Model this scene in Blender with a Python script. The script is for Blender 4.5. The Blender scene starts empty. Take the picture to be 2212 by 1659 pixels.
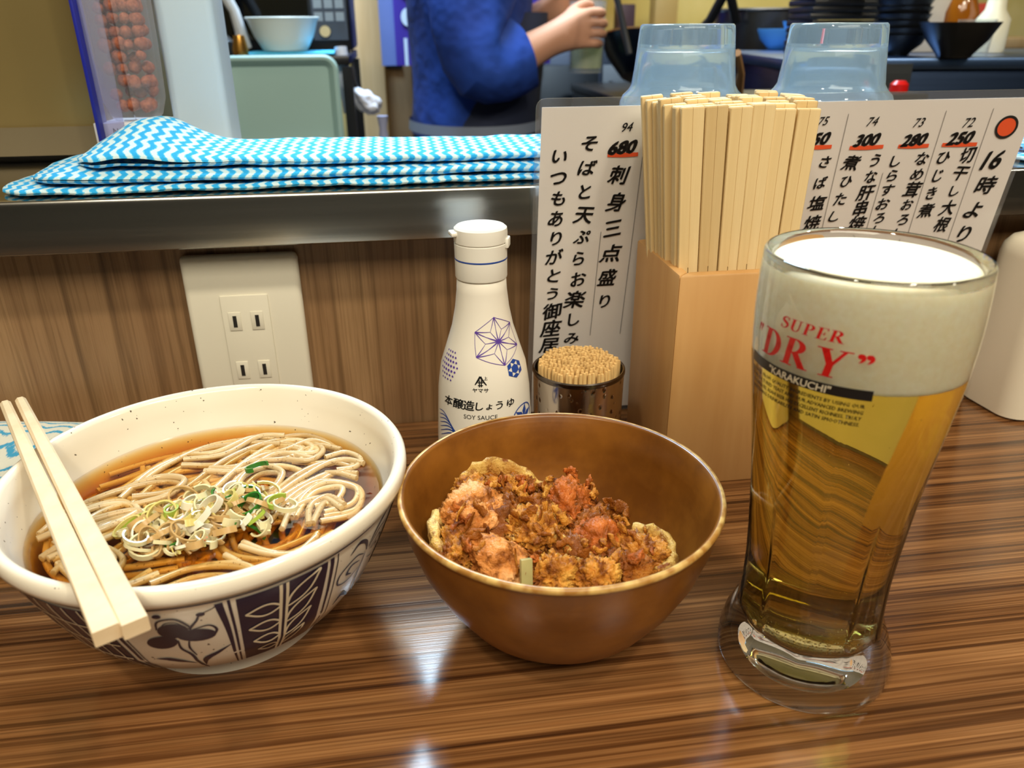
import bpy, bmesh, math, random
import numpy as np
from mathutils import Vector, Matrix, noise as mnoise

random.seed(7)
PI = math.pi
scene = bpy.context.scene
COL = scene.collection

# ------------------------------------------------------------------ camera
H = 0.24
TH, ROLL, YAW, FPX = 0.4304, -0.0069, 0.139, 1695.1
def _rz(v):
    c, s = math.cos(-YAW), math.sin(-YAW)
    return Vector((c*v[0]-s*v[1], s*v[0]+c*v[1], v[2]))
_f = _rz((0, math.cos(TH), -math.sin(TH))); _u = _rz((0, math.sin(TH), math.cos(TH))); _r = _rz((1, 0, 0))
_r2 = math.cos(ROLL)*_r + math.sin(ROLL)*_u
_u2 = math.cos(ROLL)*_u - math.sin(ROLL)*_r
cam_d = bpy.data.cameras.new('camera'); cam = bpy.data.objects.new('camera', cam_d); COL.objects.link(cam)
cam.matrix_world = Matrix(((_r2.x, _u2.x, -_f.x, 0), (_r2.y, _u2.y, -_f.y, 0), (_r2.z, _u2.z, -_f.z, H), (0, 0, 0, 1)))
cam_d.sensor_width = 36.0; cam_d.lens = FPX/2212*36.0
cam_d.clip_start = 0.01; cam_d.clip_end = 50
cam_d.dof.use_dof = True; cam_d.dof.focus_distance = 0.37; cam_d.dof.aperture_fstop = 13.0
scene.camera = cam

# ------------------------------------------------------------------ world, lights, exposure
w = bpy.data.worlds.new('world'); scene.world = w; w.use_nodes = True
w.node_tree.nodes['Background'].inputs[0].default_value = (1.0, 0.86, 0.68, 1)
w.node_tree.nodes['Background'].inputs[1].default_value = 0.25
scene.view_settings.view_transform = 'Standard'; scene.view_settings.look = 'None'
scene.view_settings.gamma = 1.0; scene.view_settings.use_curve_mapping = False
scene.view_settings.exposure = -0.18
scene.cycles.transparent_max_bounces = 16
scene.cycles.max_bounces = 10
scene.cycles.transmission_bounces = 10
scene.cycles.diffuse_bounces = 3
scene.cycles.use_adaptive_sampling = True
scene.cycles.adaptive_threshold = 0.02
scene.cycles.glossy_bounces = 4

def area(name, loc, target, size, power, color, shape='DISK', size_y=None):
    d = bpy.data.lights.new(name, 'AREA'); d.shape = shape; d.size = size
    if size_y: d.size_y = size_y
    d.energy = power; d.color = color
    o = bpy.data.objects.new(name, d); COL.objects.link(o); o.location = loc
    o.rotation_euler = (Vector(target)-Vector(loc)).to_track_quat('-Z', 'Y').to_euler()
    return o
WARM = (1.0, 0.90, 0.70)
COOL = (0.62, 0.82, 1.0)
area('counter_downlight', (0.50, -0.24, 1.30), (0.15, 0.35, 0), 0.10, 6.2, WARM)
area('counter_downlight', (-0.45, -0.22, 1.30), (-0.05, 0.35, 0), 0.10, 6.2, WARM)
area('counter_downlight', (1.35, -0.20, 1.30), (0.6, 0.35, 0), 0.10, 5.0, WARM)
area('kitchen_tube_light', (-0.02, 1.55, 1.45), (-0.02, 1.45, 0), 0.55, 60.0, COOL, 'RECTANGLE', 0.55)
area('kitchen_tube_light', (1.05, 2.25, 1.50), (1.0, 1.6, 0), 0.5, 14.0, (1.0, 0.90, 0.70), 'RECTANGLE', 0.4)
area('room_fill_light', (0.2, -0.95, 1.60), (0.2, 0.3, 0.2), 1.6, 46.0, WARM, 'RECTANGLE', 0.8)  # added soft fill that brightens the counter side and the menu

# ------------------------------------------------------------------ helpers: objects
def tag(o, label=None, cat=None, group=None, kind=None):
    if label: o['label'] = label
    if cat: o['category'] = cat
    if group: o['group'] = group
    if kind: o['kind'] = kind
    return o
def thing(name, label, cat, loc=(0, 0, 0), rotz=0.0, group=None):
    o = bpy.data.objects.new(name, None); COL.objects.link(o)
    o.location = loc; o.rotation_euler = (0, 0, rotz); o.empty_display_size = 0.02
    return tag(o, label, cat, group)
def link(name, me, mat, parent=None, loc=None):
    o = bpy.data.objects.new(name, me); COL.objects.link(o)
    if mat is not None and len(me.materials) == 0: me.materials.append(mat)
    if parent: o.parent = parent
    if loc: o.location = loc
    return o
class MB:
    def __init__(s): s.v = []; s.f = []; s.uv = None
    def add(s, vs, fs):
        n = len(s.v); s.v += [tuple(p) for p in vs]; s.f += [tuple(i+n for i in f) for f in fs]; return s
    def box(s, x0, x1, y0, y1, z0, z1):
        return s.add([(x0,y0,z0),(x1,y0,z0),(x1,y1,z0),(x0,y1,z0),(x0,y0,z1),(x1,y0,z1),(x1,y1,z1),(x0,y1,z1)],
                     [(0,3,2,1),(4,5,6,7),(0,1,5,4),(1,2,6,5),(2,3,7,6),(3,0,4,7)])
    def lathe(s, prof, n=64, rad=None, c=(0, 0), close=False):
        """prof: list of (r, z); rad(a, r, z) may modulate the radius."""
        rings = []
        base = len(s.v)
        for (r, z) in prof:
            if r < 1e-7:
                s.v.append((c[0], c[1], z)); rings.append([len(s.v)-1])
            else:
                ids = []
                for k in range(n):
                    a = 2*PI*k/n; rr = rad(a, r, z) if rad else r
                    s.v.append((c[0]+rr*math.cos(a), c[1]+rr*math.sin(a), z)); ids.append(len(s.v)-1)
                rings.append(ids)
        pairs = list(zip(rings[:-1], rings[1:]))
        if close: pairs.append((rings[-1], rings[0]))
        for A, B in pairs:
            if len(A) == 1 and len(B) == 1: continue
            for k in range(n):
                k2 = (k+1) % n
                if len(A) == 1: s.f.append((A[0], B[k2], B[k]))
                elif len(B) == 1: s.f.append((A[k], A[k2], B[0]))
                else: s.f.append((A[k], A[k2], B[k2], B[k]))
        return s
    def tube(s, pts, rad, n=6, caps=True):
        pts = [Vector(p) for p in pts]; m = len(pts)
        rs = rad if hasattr(rad, '__len__') else [rad]*m
        up = Vector((0, 0, 1)); rings = []
        for i, p in enumerate(pts):
            t = (pts[min(i+1, m-1)]-pts[max(i-1, 0)])
            if t.length < 1e-9: t = Vector((0, 0, 1))
            t.normalize()
            if i == 0:
                x = t.cross(up)
                if x.length < 1e-3: x = t.cross(Vector((1, 0, 0)))
            else:
                x = x - t*x.dot(t)
            x.normalize(); y = t.cross(x)
            ids = []
            for k in range(n):
                a = 2*PI*k/n; q = p+(x*math.cos(a)+y*math.sin(a))*rs[i]
                s.v.append(tuple(q)); ids.append(len(s.v)-1)
            rings.append(ids)
        for A, B in zip(rings[:-1], rings[1:]):
            for k in range(n): s.f.append((A[k], A[(k+1) % n], B[(k+1) % n], B[k]))
        if caps: s.f.append(tuple(reversed(rings[0]))); s.f.append(tuple(rings[-1]))
        return s
    def grid(s, fn, nu, nv, uvs=None):
        n = len(s.v)
        if uvs is not None and s.uv is None: s.uv = {}
        for j in range(nv+1):
            for i in range(nu+1):
                s.v.append(tuple(fn(i/nu, j/nv)))
                if uvs is not None: s.uv[len(s.v)-1] = uvs(i/nu, j/nv)
        for j in range(nv):
            for i in range(nu):
                a = n+j*(nu+1)+i; s.f.append((a, a+1, a+nu+2, a+nu+1))
        return s
    def prism(s, poly, axis, a0, a1):
        """extrude a 2D polygon (list of (p, q)) along axis 'x','y','z'."""
        def P(p, q, a):
            return (a, p, q) if axis == 'x' else ((p, a, q) if axis == 'y' else (p, q, a))
        n = len(poly); vs = [P(p, q, a0) for p, q in poly]+[P(p, q, a1) for p, q in poly]
        fs = [tuple(range(n)), tuple(range(2*n-1, n-1, -1))]
        for i in range(n):
            j = (i+1) % n; fs.append((i, i+n, j+n, j))
        return s.add(vs, fs)
    def mesh(s, name, smooth=True, angle=35, bevel=0, bseg=2, recalc=True):
        me = bpy.data.meshes.new(name); me.from_pydata(s.v, [], s.f)
        if s.uv:
            l = me.uv_layers.new(name='UVMap')
            for lp in me.loops: l.data[lp.index].uv = s.uv.get(lp.vertex_index, (0, 0))
        if bevel or recalc:
            bm = bmesh.new(); bm.from_mesh(me)
            if recalc: bmesh.ops.recalc_face_normals(bm, faces=bm.faces)
            if bevel:
                es = [e for e in bm.edges if len(e.link_faces) == 2 and e.calc_face_angle(0) > 0.6]
                bmesh.ops.bevel(bm, geom=es, offset=bevel, segments=bseg, profile=0.5, affect='EDGES', clamp_overlap=True)
            bm.to_mesh(me); bm.free()
        if smooth:
            me.shade_smooth()
            try: me.set_sharp_from_angle(angle=math.radians(angle))
            except Exception: pass
        me.update(); return me
    def build(s, name, mat, parent=None, loc=None, **k):
        return link(name, s.mesh(name, **k), mat, parent, loc)

def catmull(pts, n=8, closed=False):
    P = [Vector(p) for p in pts]; out = []
    m = len(P); rng = range(m if closed else m-1)
    for i in rng:
        p0 = P[(i-1) % m] if closed or i > 0 else P[0]*2-P[1]
        p1 = P[i]; p2 = P[(i+1) % m]
        p3 = P[(i+2) % m] if closed or i+2 < m else P[-1]*2-P[-2]
        for k in range(n):
            t = k/n
            out.append(0.5*((2*p1)+(-p0+p2)*t+(2*p0-5*p1+4*p2-p3)*t*t+(-p0+3*p1-3*p2+p3)*t**3))
    if not closed: out.append(P[-1].copy())
    return out
def interp(x, xs, ys): return float(np.interp(x, xs, ys))

# ------------------------------------------------------------------ helpers: materials
class Mat:
    def __init__(s, name):
        s.m = bpy.data.materials.new(name); s.m.use_nodes = True; s.t = s.m.node_tree
        s.t.nodes.clear(); s.out = s.t.nodes.new('ShaderNodeOutputMaterial')
    def n(s, typ, ins=None, **props):
        nd = s.t.nodes.new('ShaderNode'+typ)
        for k, v in props.items(): setattr(nd, k, v)
        for k, v in (ins or {}).items():
            sock = nd.inputs[k]
            if isinstance(v, bpy.types.NodeSocket): s.t.links.new(v, sock)
            else: sock.default_value = v
        return nd
    def coord(s, scale=(1, 1, 1), kind='Object', rot=(0, 0, 0)):
        c = s.n('TexCoord'); return s.n('Mapping', {'Vector': c.outputs[kind], 'Scale': scale, 'Rotation': rot}).outputs[0]
    def noise(s, vec, scale=5, detail=3, rough=0.5, dist=0.0):
        return s.n('TexNoise', {'Vector': vec, 'Scale': scale, 'Detail': detail, 'Roughness': rough, 'Distortion': dist}).outputs[0]
    def ramp(s, fac, stops, interp='LINEAR'):
        r = s.n('ValToRGB', {'Fac': fac}); cr = r.color_ramp; cr.interpolation = interp
        while len(cr.elements) > 1: cr.elements.remove(cr.elements[-1])
        for i, (p, c) in enumerate(stops):
            e = cr.elements[0] if i == 0 else cr.elements.new(p)
            e.position = p; e.color = (*c, 1) if len(c) == 3 else c
        return r.outputs[0]
    def mix(s, fac, a, b, blend='MIX'):
        nd = s.n('Mix', data_type='RGBA', blend_type=blend)
        for sock, v in ((nd.inputs[0], fac), (nd.inputs[6], a), (nd.inputs[7], b)):
            if isinstance(v, bpy.types.NodeSocket): s.t.links.new(v, sock)
            elif isinstance(v, (tuple, list)): sock.default_value = (*v, 1) if len(v) == 3 else v
            else: sock.default_value = v
        return nd.outputs[2]
    def math(s, op, a, b=0.0, c=0.0):
        nd = s.n('Math', operation=op)
        for i, v in enumerate((a, b, c)):
            if isinstance(v, bpy.types.NodeSocket): s.t.links.new(v, nd.inputs[i])
            else: nd.inputs[i].default_value = v
        return nd.outputs[0]
    def facing(s, f0=0.045, normal=None):
        """Schlick reflectance, the same from either side of the film"""
        lw = s.n('LayerWeight', {'Blend': 0.5, **({'Normal': normal} if normal is not None else {})}).outputs['Facing']
        return s.math('MULTIPLY_ADD', s.math('POWER', lw, 5.0), 1.0-f0, f0)
    def bump(s, h, strength=0.3, dist=0.001):
        return s.n('Bump', {'Height': h, 'Strength': strength, 'Distance': dist}).outputs[0]
    def principled(s, color, rough=0.5, metal=0.0, normal=None, **ins):
        i = {'Base Color': (*color, 1) if isinstance(color, (tuple, list)) else color, 'Roughness': rough, 'Metallic': metal}
        if normal is not None: i['Normal'] = normal
        i.update(ins)
        return s.n('BsdfPrincipled', i).outputs[0]
    def done(s, sh, vol=None, disp=None):
        s.t.links.new(sh, s.out.inputs[0])
        if vol is not None: s.t.links.new(vol, s.out.inputs[1])
        return s.m
def srgb(r, g, b):
    def f(c):
        c /= 255.0
        return c/12.92 if c <= 0.04045 else ((c+0.055)/1.055)**2.4
    return (f(r), f(g), f(b))
def plain(name, rgb, rough=0.5, metal=0.0, **k):
    m = Mat(name); return m.done(m.principled(srgb(*rgb), rough, metal, **k))

def mat_table():
    m = Mat('laminate_wood_table')
    big = m.noise(m.coord((1.2, 58, 1)), 1.0, 4, 0.6, 0.2)
    fine = m.noise(m.coord((4, 760, 1)), 1.0, 3, 0.6)
    lines = m.noise(m.coord((1.8, 210, 1)), 1.0, 5, 0.6, 0.12)
    c1 = m.ramp(lines, [(0.32, srgb(74, 46, 28)), (0.43, srgb(126, 84, 50)), (0.50, srgb(178, 130, 84)), (0.56, srgb(148, 102, 62)), (0.64, srgb(190, 140, 92)), (0.76, srgb(100, 66, 42))])
    c2 = m.ramp(big, [(0.34, srgb(132, 116, 104)), (0.47, srgb(214, 204, 192)), (0.6, srgb(255, 252, 246))])
    c = m.mix(0.9, c1, c2, 'MULTIPLY')
    c = m.mix(0.6, c, m.ramp(fine, [(0.36, (0.30, 0.25, 0.22)), (0.58, (1, 1, 1))]), 'MULTIPLY')
    c = m.mix(1.0, c, (.84, .82, .80), 'MULTIPLY')
    b = m.bump(m.math('ADD', fine, lines), 0.12, 0.0004)
    return m.done(m.principled(c, 0.17, 0, b, **{'Specular IOR Level': 0.6}))
def mat_wallwood():
    m = Mat('laminate_wood_wall')
    a = m.noise(m.coord((150, 1, 3.0)), 1.0, 5, 0.7, 0.3)
    bb = m.noise(m.coord((26, 1, 1.2)), 1.0, 3, 0.5)
    c = m.ramp(a, [(0.3, srgb(88, 66, 44)), (0.45, srgb(128, 100, 70)), (0.55, srgb(148, 118, 86)), (0.7, srgb(118, 90, 62))])
    c = m.mix(0.6, c, m.ramp(bb, [(0.35, srgb(170, 140, 115)), (0.65, (1, 1, 1))]), 'MULTIPLY')
    c = m.mix(1.0, c, (1.15, 1.12, 1.05), 'MULTIPLY')
    return m.done(m.principled(c, 0.45, 0, m.bump(a, 0.1, 0.0005)))
def mat_wood(name, c0, c1, sc=(60, 60, 4), rough=0.55, sc2=None, spots=0):
    m = Mat(name)
    a = m.noise(m.coord(sc), 1.0, 4, 0.6, 0.3)
    c = m.ramp(a, [(0.3, srgb(*c0)), (0.7, srgb(*c1))])
    if spots:
        rnd = m.n('ObjectInfo').outputs['Random']
        c = m.mix(1.0, c, m.ramp(rnd, [(0, (.80, .76, .70)), (.5, (.96, .95, .93)), (1, (1, 1, 1))]), 'MULTIPLY')
    return m.done(m.principled(c, rough, 0, m.bump(a, 0.08, 0.0004)))
def mat_steel(name, rgb=(200, 198, 192), rough=0.2, br=(1.5, 1, 400)):
    m = Mat(name)
    a = m.noise(m.coord(br), 1.0, 2, 0.5)
    r = m.math('MULTIPLY_ADD', a, 0.12, rough-0.06)
    return m.done(m.principled(srgb(*rgb), r, 1.0, m.bump(a, 0.03, 0.0004)))
def mat_glass(name, rgb=(1, 1, 1), ior=1.5, rough=0.0):
    m = Mat(name)
    return m.done(m.n('BsdfGlass', {'Color': (*rgb, 1), 'Roughness': rough, 'IOR': ior}).outputs[0])
def mat_film(name, tint=(1, 1, 1), haze=0.08, hazecol=(0.9, 0.92, 0.95), rough=0.12, ior=1.45):
    """clear plastic film: transparent, faintly milky, with a gloss"""
    m = Mat(name)
    tr = m.n('BsdfTransparent', {'Color': (*tint, 1)}).outputs[0]
    df = m.n('BsdfDiffuse', {'Color': (*hazecol, 1)}).outputs[0]
    a = m.n('MixShader', {0: haze, 1: tr, 2: df}).outputs[0]
    gl = m.n('BsdfGlossy', {'Roughness': rough}).outputs[0]
    fr = m.facing()
    return m.done(m.n('MixShader', {0: fr, 1: a, 2: gl}).outputs[0])
def mat_cloth():
    m = Mat('blue_wave_cloth')
    uv = m.n('TexCoord').outputs['UV']
    sep = m.n('SeparateXYZ', {0: uv})
    u, v = sep.outputs[0], sep.outputs[1]
    wob = m.math('MULTIPLY', m.math('SINE', m.math('MULTIPLY', v, 2*PI/0.0105)), 0.0013)
    ph = m.math('MULTIPLY', m.math('ADD', u, wob), 2*PI/0.0070)
    st = m.math('MULTIPLY_ADD', m.math('SINE', ph), 0.5, 0.5)
    ns = m.noise(uv, 900, 2, 0.5)
    st = m.math('ADD', st, m.math('MULTIPLY', m.math('SUBTRACT', ns, 0.5), 0.9))
    c = m.ramp(st, [(0.28, srgb(34, 168, 236)), (0.52, srgb(120, 208, 246)), (0.68, srgb(204, 230, 240))])
    b = m.bump(m.noise(uv, 1400, 1, 0.5), 0.5, 0.0006)
    return m.done(m.principled(c, 0.9, 0, b))
def mat_towel():
    m = Mat('white_wave_towel')
    uv = m.n('TexCoord').outputs['UV']
    sep = m.n('SeparateXYZ', {0: uv}); u, v = sep.outputs[0], sep.outputs[1]
    wob = m.math('MULTIPLY', m.math('SINE', m.math('MULTIPLY', u, 2*PI/0.018)), 0.0016)
    st = m.math('MULTIPLY_ADD', m.math('SINE', m.math('MULTIPLY', m.math('ADD', v, wob), 2*PI/0.0075)), 0.5, 0.5)
    ns = m.noise(uv, 700, 2, 0.5)
    st = m.math('ADD', st, m.math('MULTIPLY', m.math('SUBTRACT', ns, 0.5), 0.9))
    c = m.ramp(st, [(0.70, srgb(232, 236, 228)), (0.9, srgb(70, 170, 222))])
    return m.done(m.principled(c, 0.9, 0, m.bump(ns, 0.3, 0.0006)))
def mat_ceramic():
    m = Mat('speckled_cream_glaze')
    sp = m.noise(m.coord((1, 1, 1)), 520, 1, 0.4)
    big = m.noise(m.coord((1, 1, 1)), 18, 2, 0.5)
    c = m.mix(m.ramp(big, [(0.3, (0, 0, 0)), (0.7, (1, 1, 1))]), srgb(236, 226, 206), srgb(243, 236, 220))
    c = m.mix(m.ramp(sp, [(0.755, (0, 0, 0)), (0.78, (1, 1, 1))]), c, srgb(104, 92, 78))
    return m.done(m.principled(c, 0.16))
def mat_brownbowl():
    m = Mat('brown_lacquer_glaze')
    a = m.noise(m.coord((1, 1, 1)), 45, 4, 0.6)
    z = m.n('SeparateXYZ', {0: m.coord((1, 1, 1))}).outputs[2]
    rings = m.noise(m.coord((6, 6, 160)), 1.0, 2, 0.5)
    c = m.ramp(a, [(0.35, srgb(116, 68, 20)), (0.65, srgb(142, 88, 28))])
    return m.done(m.principled(c, 0.30, 0, m.bump(rings, 0.08, 0.002)))

M = {}
M['table'] = mat_table(); M['wallwood'] = mat_wallwood()
M['steel'] = mat_steel('brushed_stainless', rough=0.19)
M['chrome'] = None
M['plate'] = plain('outlet_ivory', (226, 220, 202), 0.3)
M['slot'] = plain('outlet_slot_dark', (28, 24, 20), 0.7)
M['cloth'] = mat_cloth(); M['towel'] = mat_towel(); M['ceramic'] = mat_ceramic(); M['brown'] = mat_brownbowl()
M['indigo'] = plain('indigo_paint', (36, 30, 58), 0.25)
M['cream_line'] = plain('cream_paint', (232, 220, 192), 0.22)
M['chopwood'] = mat_wood('chopstick_wood', (226, 196, 140), (244, 220, 170), (90, 90, 5), 0.6, spots=1)
M['chopwood_pale'] = mat_wood('pale_chopstick_wood', (226, 200, 160), (236, 214, 178), (90, 90, 90), 0.55)
M['boxwood'] = mat_wood('holder_box_wood', (190, 140, 82), (208, 162, 104), (40, 40, 5), 0.5)
M['pickwood'] = mat_wood('toothpick_bamboo', (222, 180, 112), (242, 208, 148), (90, 90, 20), 0.6, spots=1)
M['glass'] = mat_glass('clear_glass', (0.985, 0.99, 0.985), 1.5)
def mat_tumbler():
    m = Mat('cool_haze_tumbler')
    g = m.n('BsdfGlass', {'Color': (.93, .97, 1, 1), 'Roughness': 0.06, 'IOR': 1.4}).outputs[0]
    d = m.n('BsdfTranslucent', {'Color': (.62, .80, .92, 1)}).outputs[0]
    e = m.n('BsdfDiffuse', {'Color': (.62, .80, .92, 1)}).outputs[0]
    h = m.n('MixShader', {0: .5, 1: d, 2: e}).outputs[0]  # light-blue haze puts the cool kitchen light into the colour
    return m.done(m.n('MixShader', {0: .22, 1: g, 2: h}).outputs[0])
M['tumbler'] = mat_tumbler()
M['film'] = mat_film('clear_film')
M['laminate'] = mat_film('laminate_film', (0.94, 0.96, 0.98), 0.05)
M['red'] = plain('red_print', (205, 22, 22), 0.35)
M['black'] = plain('black_print', (22, 24, 26), 0.35)
M['beige_print'] = plain('beige_print', (226, 216, 190), 0.4)
M['ink'] = plain('brush_ink', (24, 20, 20), 0.6)
M['marker'] = plain('orange_red_marker', (226, 84, 40), 0.6)
M['paper'] = plain('menu_paper', (240, 230, 222), 0.7)
M['white'] = plain('white_plastic', (238, 235, 226), 0.35)
M['purple'] = plain('purple_print', (92, 62, 160), 0.4)
M['bluep'] = plain('blue_print', (36, 72, 158), 0.4)

# ------------------------------------------------------------------ helpers: flat print mapped onto a surface
_fc = bpy.data.curves.new('glyphs', 'FONT'); _fo = bpy.data.objects.new('glyphs', _fc); COL.objects.link(_fo)
_cache = {}
def text2d(body, bold=0.0, res=3):
    """unit-size text as (list of 2D verts, list of faces); centred in x"""
    key = (body, bold, res)
    if key not in _cache:
        _fc.body = body; _fc.offset = bold; _fc.resolution_u = res; _fc.size = 1.0
        bpy.context.view_layer.update()
        dg = bpy.context.evaluated_depsgraph_get()
        me = bpy.data.meshes.new_from_object(_fo.evaluated_get(dg))
        vs = [(v.co.x, v.co.y) for v in me.vertices]; fs = [tuple(p.vertices) for p in me.polygons]
        bpy.data.meshes.remove(me)
        if vs:
            cx = (min(v[0] for v in vs)+max(v[0] for v in vs))/2
            vs = [(x-cx, y) for x, y in vs]
        _cache[key] = (vs, fs)
    return _cache[key]
class Print:
    """2D artwork (mm) that is cut into narrow strips and wrapped on a surface"""
    def __init__(s): s.v = []; s.f = []
    def add(s, vs, fs):
        n = len(s.v); s.v += [(float(p[0]), float(p[1])) for p in vs]; s.f += [tuple(i+n for i in f) for f in fs]; return s
    def poly(s, pts): return s.add(pts, [tuple(range(len(pts)))])
    def ribbon(s, A, B):
        n = len(A); return s.add(list(A)+list(B), [(i, i+1, n+i+1, n+i) for i in range(n-1)])
    def stroke(s, pts, wid, n=6, closed=False):
        """round-tipped brush stroke through pts, width a number or a list (mm)"""
        c = catmull([(p[0], p[1], 0) for p in pts], n, closed); m = len(c)
        if closed: c.append(c[0]); m += 1
        ws = [wid]*m if not hasattr(wid, '__len__') else [float(np.interp(i/(m-1), np.linspace(0, 1, len(wid)), wid)) for i in range(m)]
        A, B = [], []
        for i, p in enumerate(c):
            if closed: t = c[(i+1) % (m-1)]-c[(i-1) % (m-1)]
            else: t = c[min(i+1, m-1)]-c[max(i-1, 0)]
            if t.length < 1e-9: t = Vector((1, 0, 0))
            t.normalize(); nx, ny = -t.y*ws[i]/2, t.x*ws[i]/2
            A.append((p.x+nx, p.y+ny)); B.append((p.x-nx, p.y-ny))
        return s.ribbon(A, B)
    def blob(s, cx, cy, rx, ry, rot=0, n=20, m=3):
        vs = [(cx, cy)]; fs = []
        cr, sr = math.cos(rot), math.sin(rot)
        for j in range(1, m+1):
            for k in range(n):
                a = 2*PI*k/n; x, y = rx*j/m*math.cos(a), ry*j/m*math.sin(a)
                vs.append((cx+cr*x-sr*y, cy+sr*x+cr*y))
        for k in range(n): fs.append((0, 1+k, 1+(k+1) % n))
        for j in range(m-1):
            for k in range(n):
                a = 1+j*n+k; b = 1+j*n+(k+1) % n; fs.append((a, a+n, b+n, b))
        return s.add(vs, fs)
    def rect(s, x0, x1, y0, y1, nx=8, ny=8):
        vs = [(x0+(x1-x0)*i/nx, y0+(y1-y0)*j/ny) for j in range(ny+1) for i in range(nx+1)]
        return s.add(vs, [(j*(nx+1)+i, j*(nx+1)+i+1, (j+1)*(nx+1)+i+1, (j+1)*(nx+1)+i) for j in range(ny) for i in range(nx)])
    def quad(s, a, b, c, d): return s.poly([a, b, c, d])
    def text(s, body, x, y, size, bold=0.0, shear=0.0, rot=0.0, sx=1.0, sy=1.0, vcenter=True, res=3):
        vs, fs = text2d(body, 0.0, res)
        out = []
        if bold > 0:
            for dx_, dy_ in ((bold, bold*.5), (-bold, -bold*.5), (bold*.4, -bold)):
                s.text(body, x+dx_*size, y+dy_*size, size, 0.0, shear, rot, sx, sy, vcenter, res)
        cr, sr = math.cos(rot), math.sin(rot)
        for px, py in vs:
            if vcenter: py -= 0.36
            px2 = (px+shear*py)*size*sx; py2 = py*size*sy
            out.append((x+cr*px2-sr*py2, y+sr*px2+cr*py2))
        return s.add(out, fs)
    def build(s, name, mat, fn, parent=None, step=None, smooth=True):
        bm = bmesh.new(); vs = [bm.verts.new((p[0], p[1], 0)) for p in s.v]
        for f in s.f:
            try: bm.faces.new([vs[i] for i in f])
            except ValueError: pass
        if step:
            bmesh.ops.triangulate(bm, faces=[f for f in bm.faces if len(f.verts) > 4])
            xs = [p[0] for p in s.v]; x = math.ceil(min(xs)/step)*step
            while x < max(xs):
                bmesh.ops.bisect_plane(bm, geom=bm.verts[:]+bm.edges[:]+bm.faces[:], plane_co=(x, 0, 0), plane_no=(1, 0, 0), dist=1e-6); x += step
            ys = [p[1] for p in s.v]; y = math.ceil(min(ys)/(step*2))*step*2
            while y < max(ys):
                bmesh.ops.bisect_plane(bm, geom=bm.verts[:]+bm.edges[:]+bm.faces[:], plane_co=(0, y, 0), plane_no=(0, 1, 0), dist=1e-6); y += step*2
        for v in bm.verts: v.co = Vector(fn(v.co.x, v.co.y))
        me = bpy.data.meshes.new(name); bm.to_mesh(me); bm.free()
        if smooth: me.shade_smooth()
        return link(name, me, mat, parent)
def wrap(prof, a0, off=0.0003, rref=None):
    """(u mm along the girth, v mm height) -> point on a body of revolution with profile [(r, z)] at heading a0"""
    zs = [p[1] for p in prof]; rs = [p[0] for p in prof]
    def fn(u, v):
        z = v/1000; r = interp(z, zs, rs)+off; a = a0+u/1000/(rref or r)
        return (r*math.cos(a), r*math.sin(a), z)
    return fn

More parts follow.
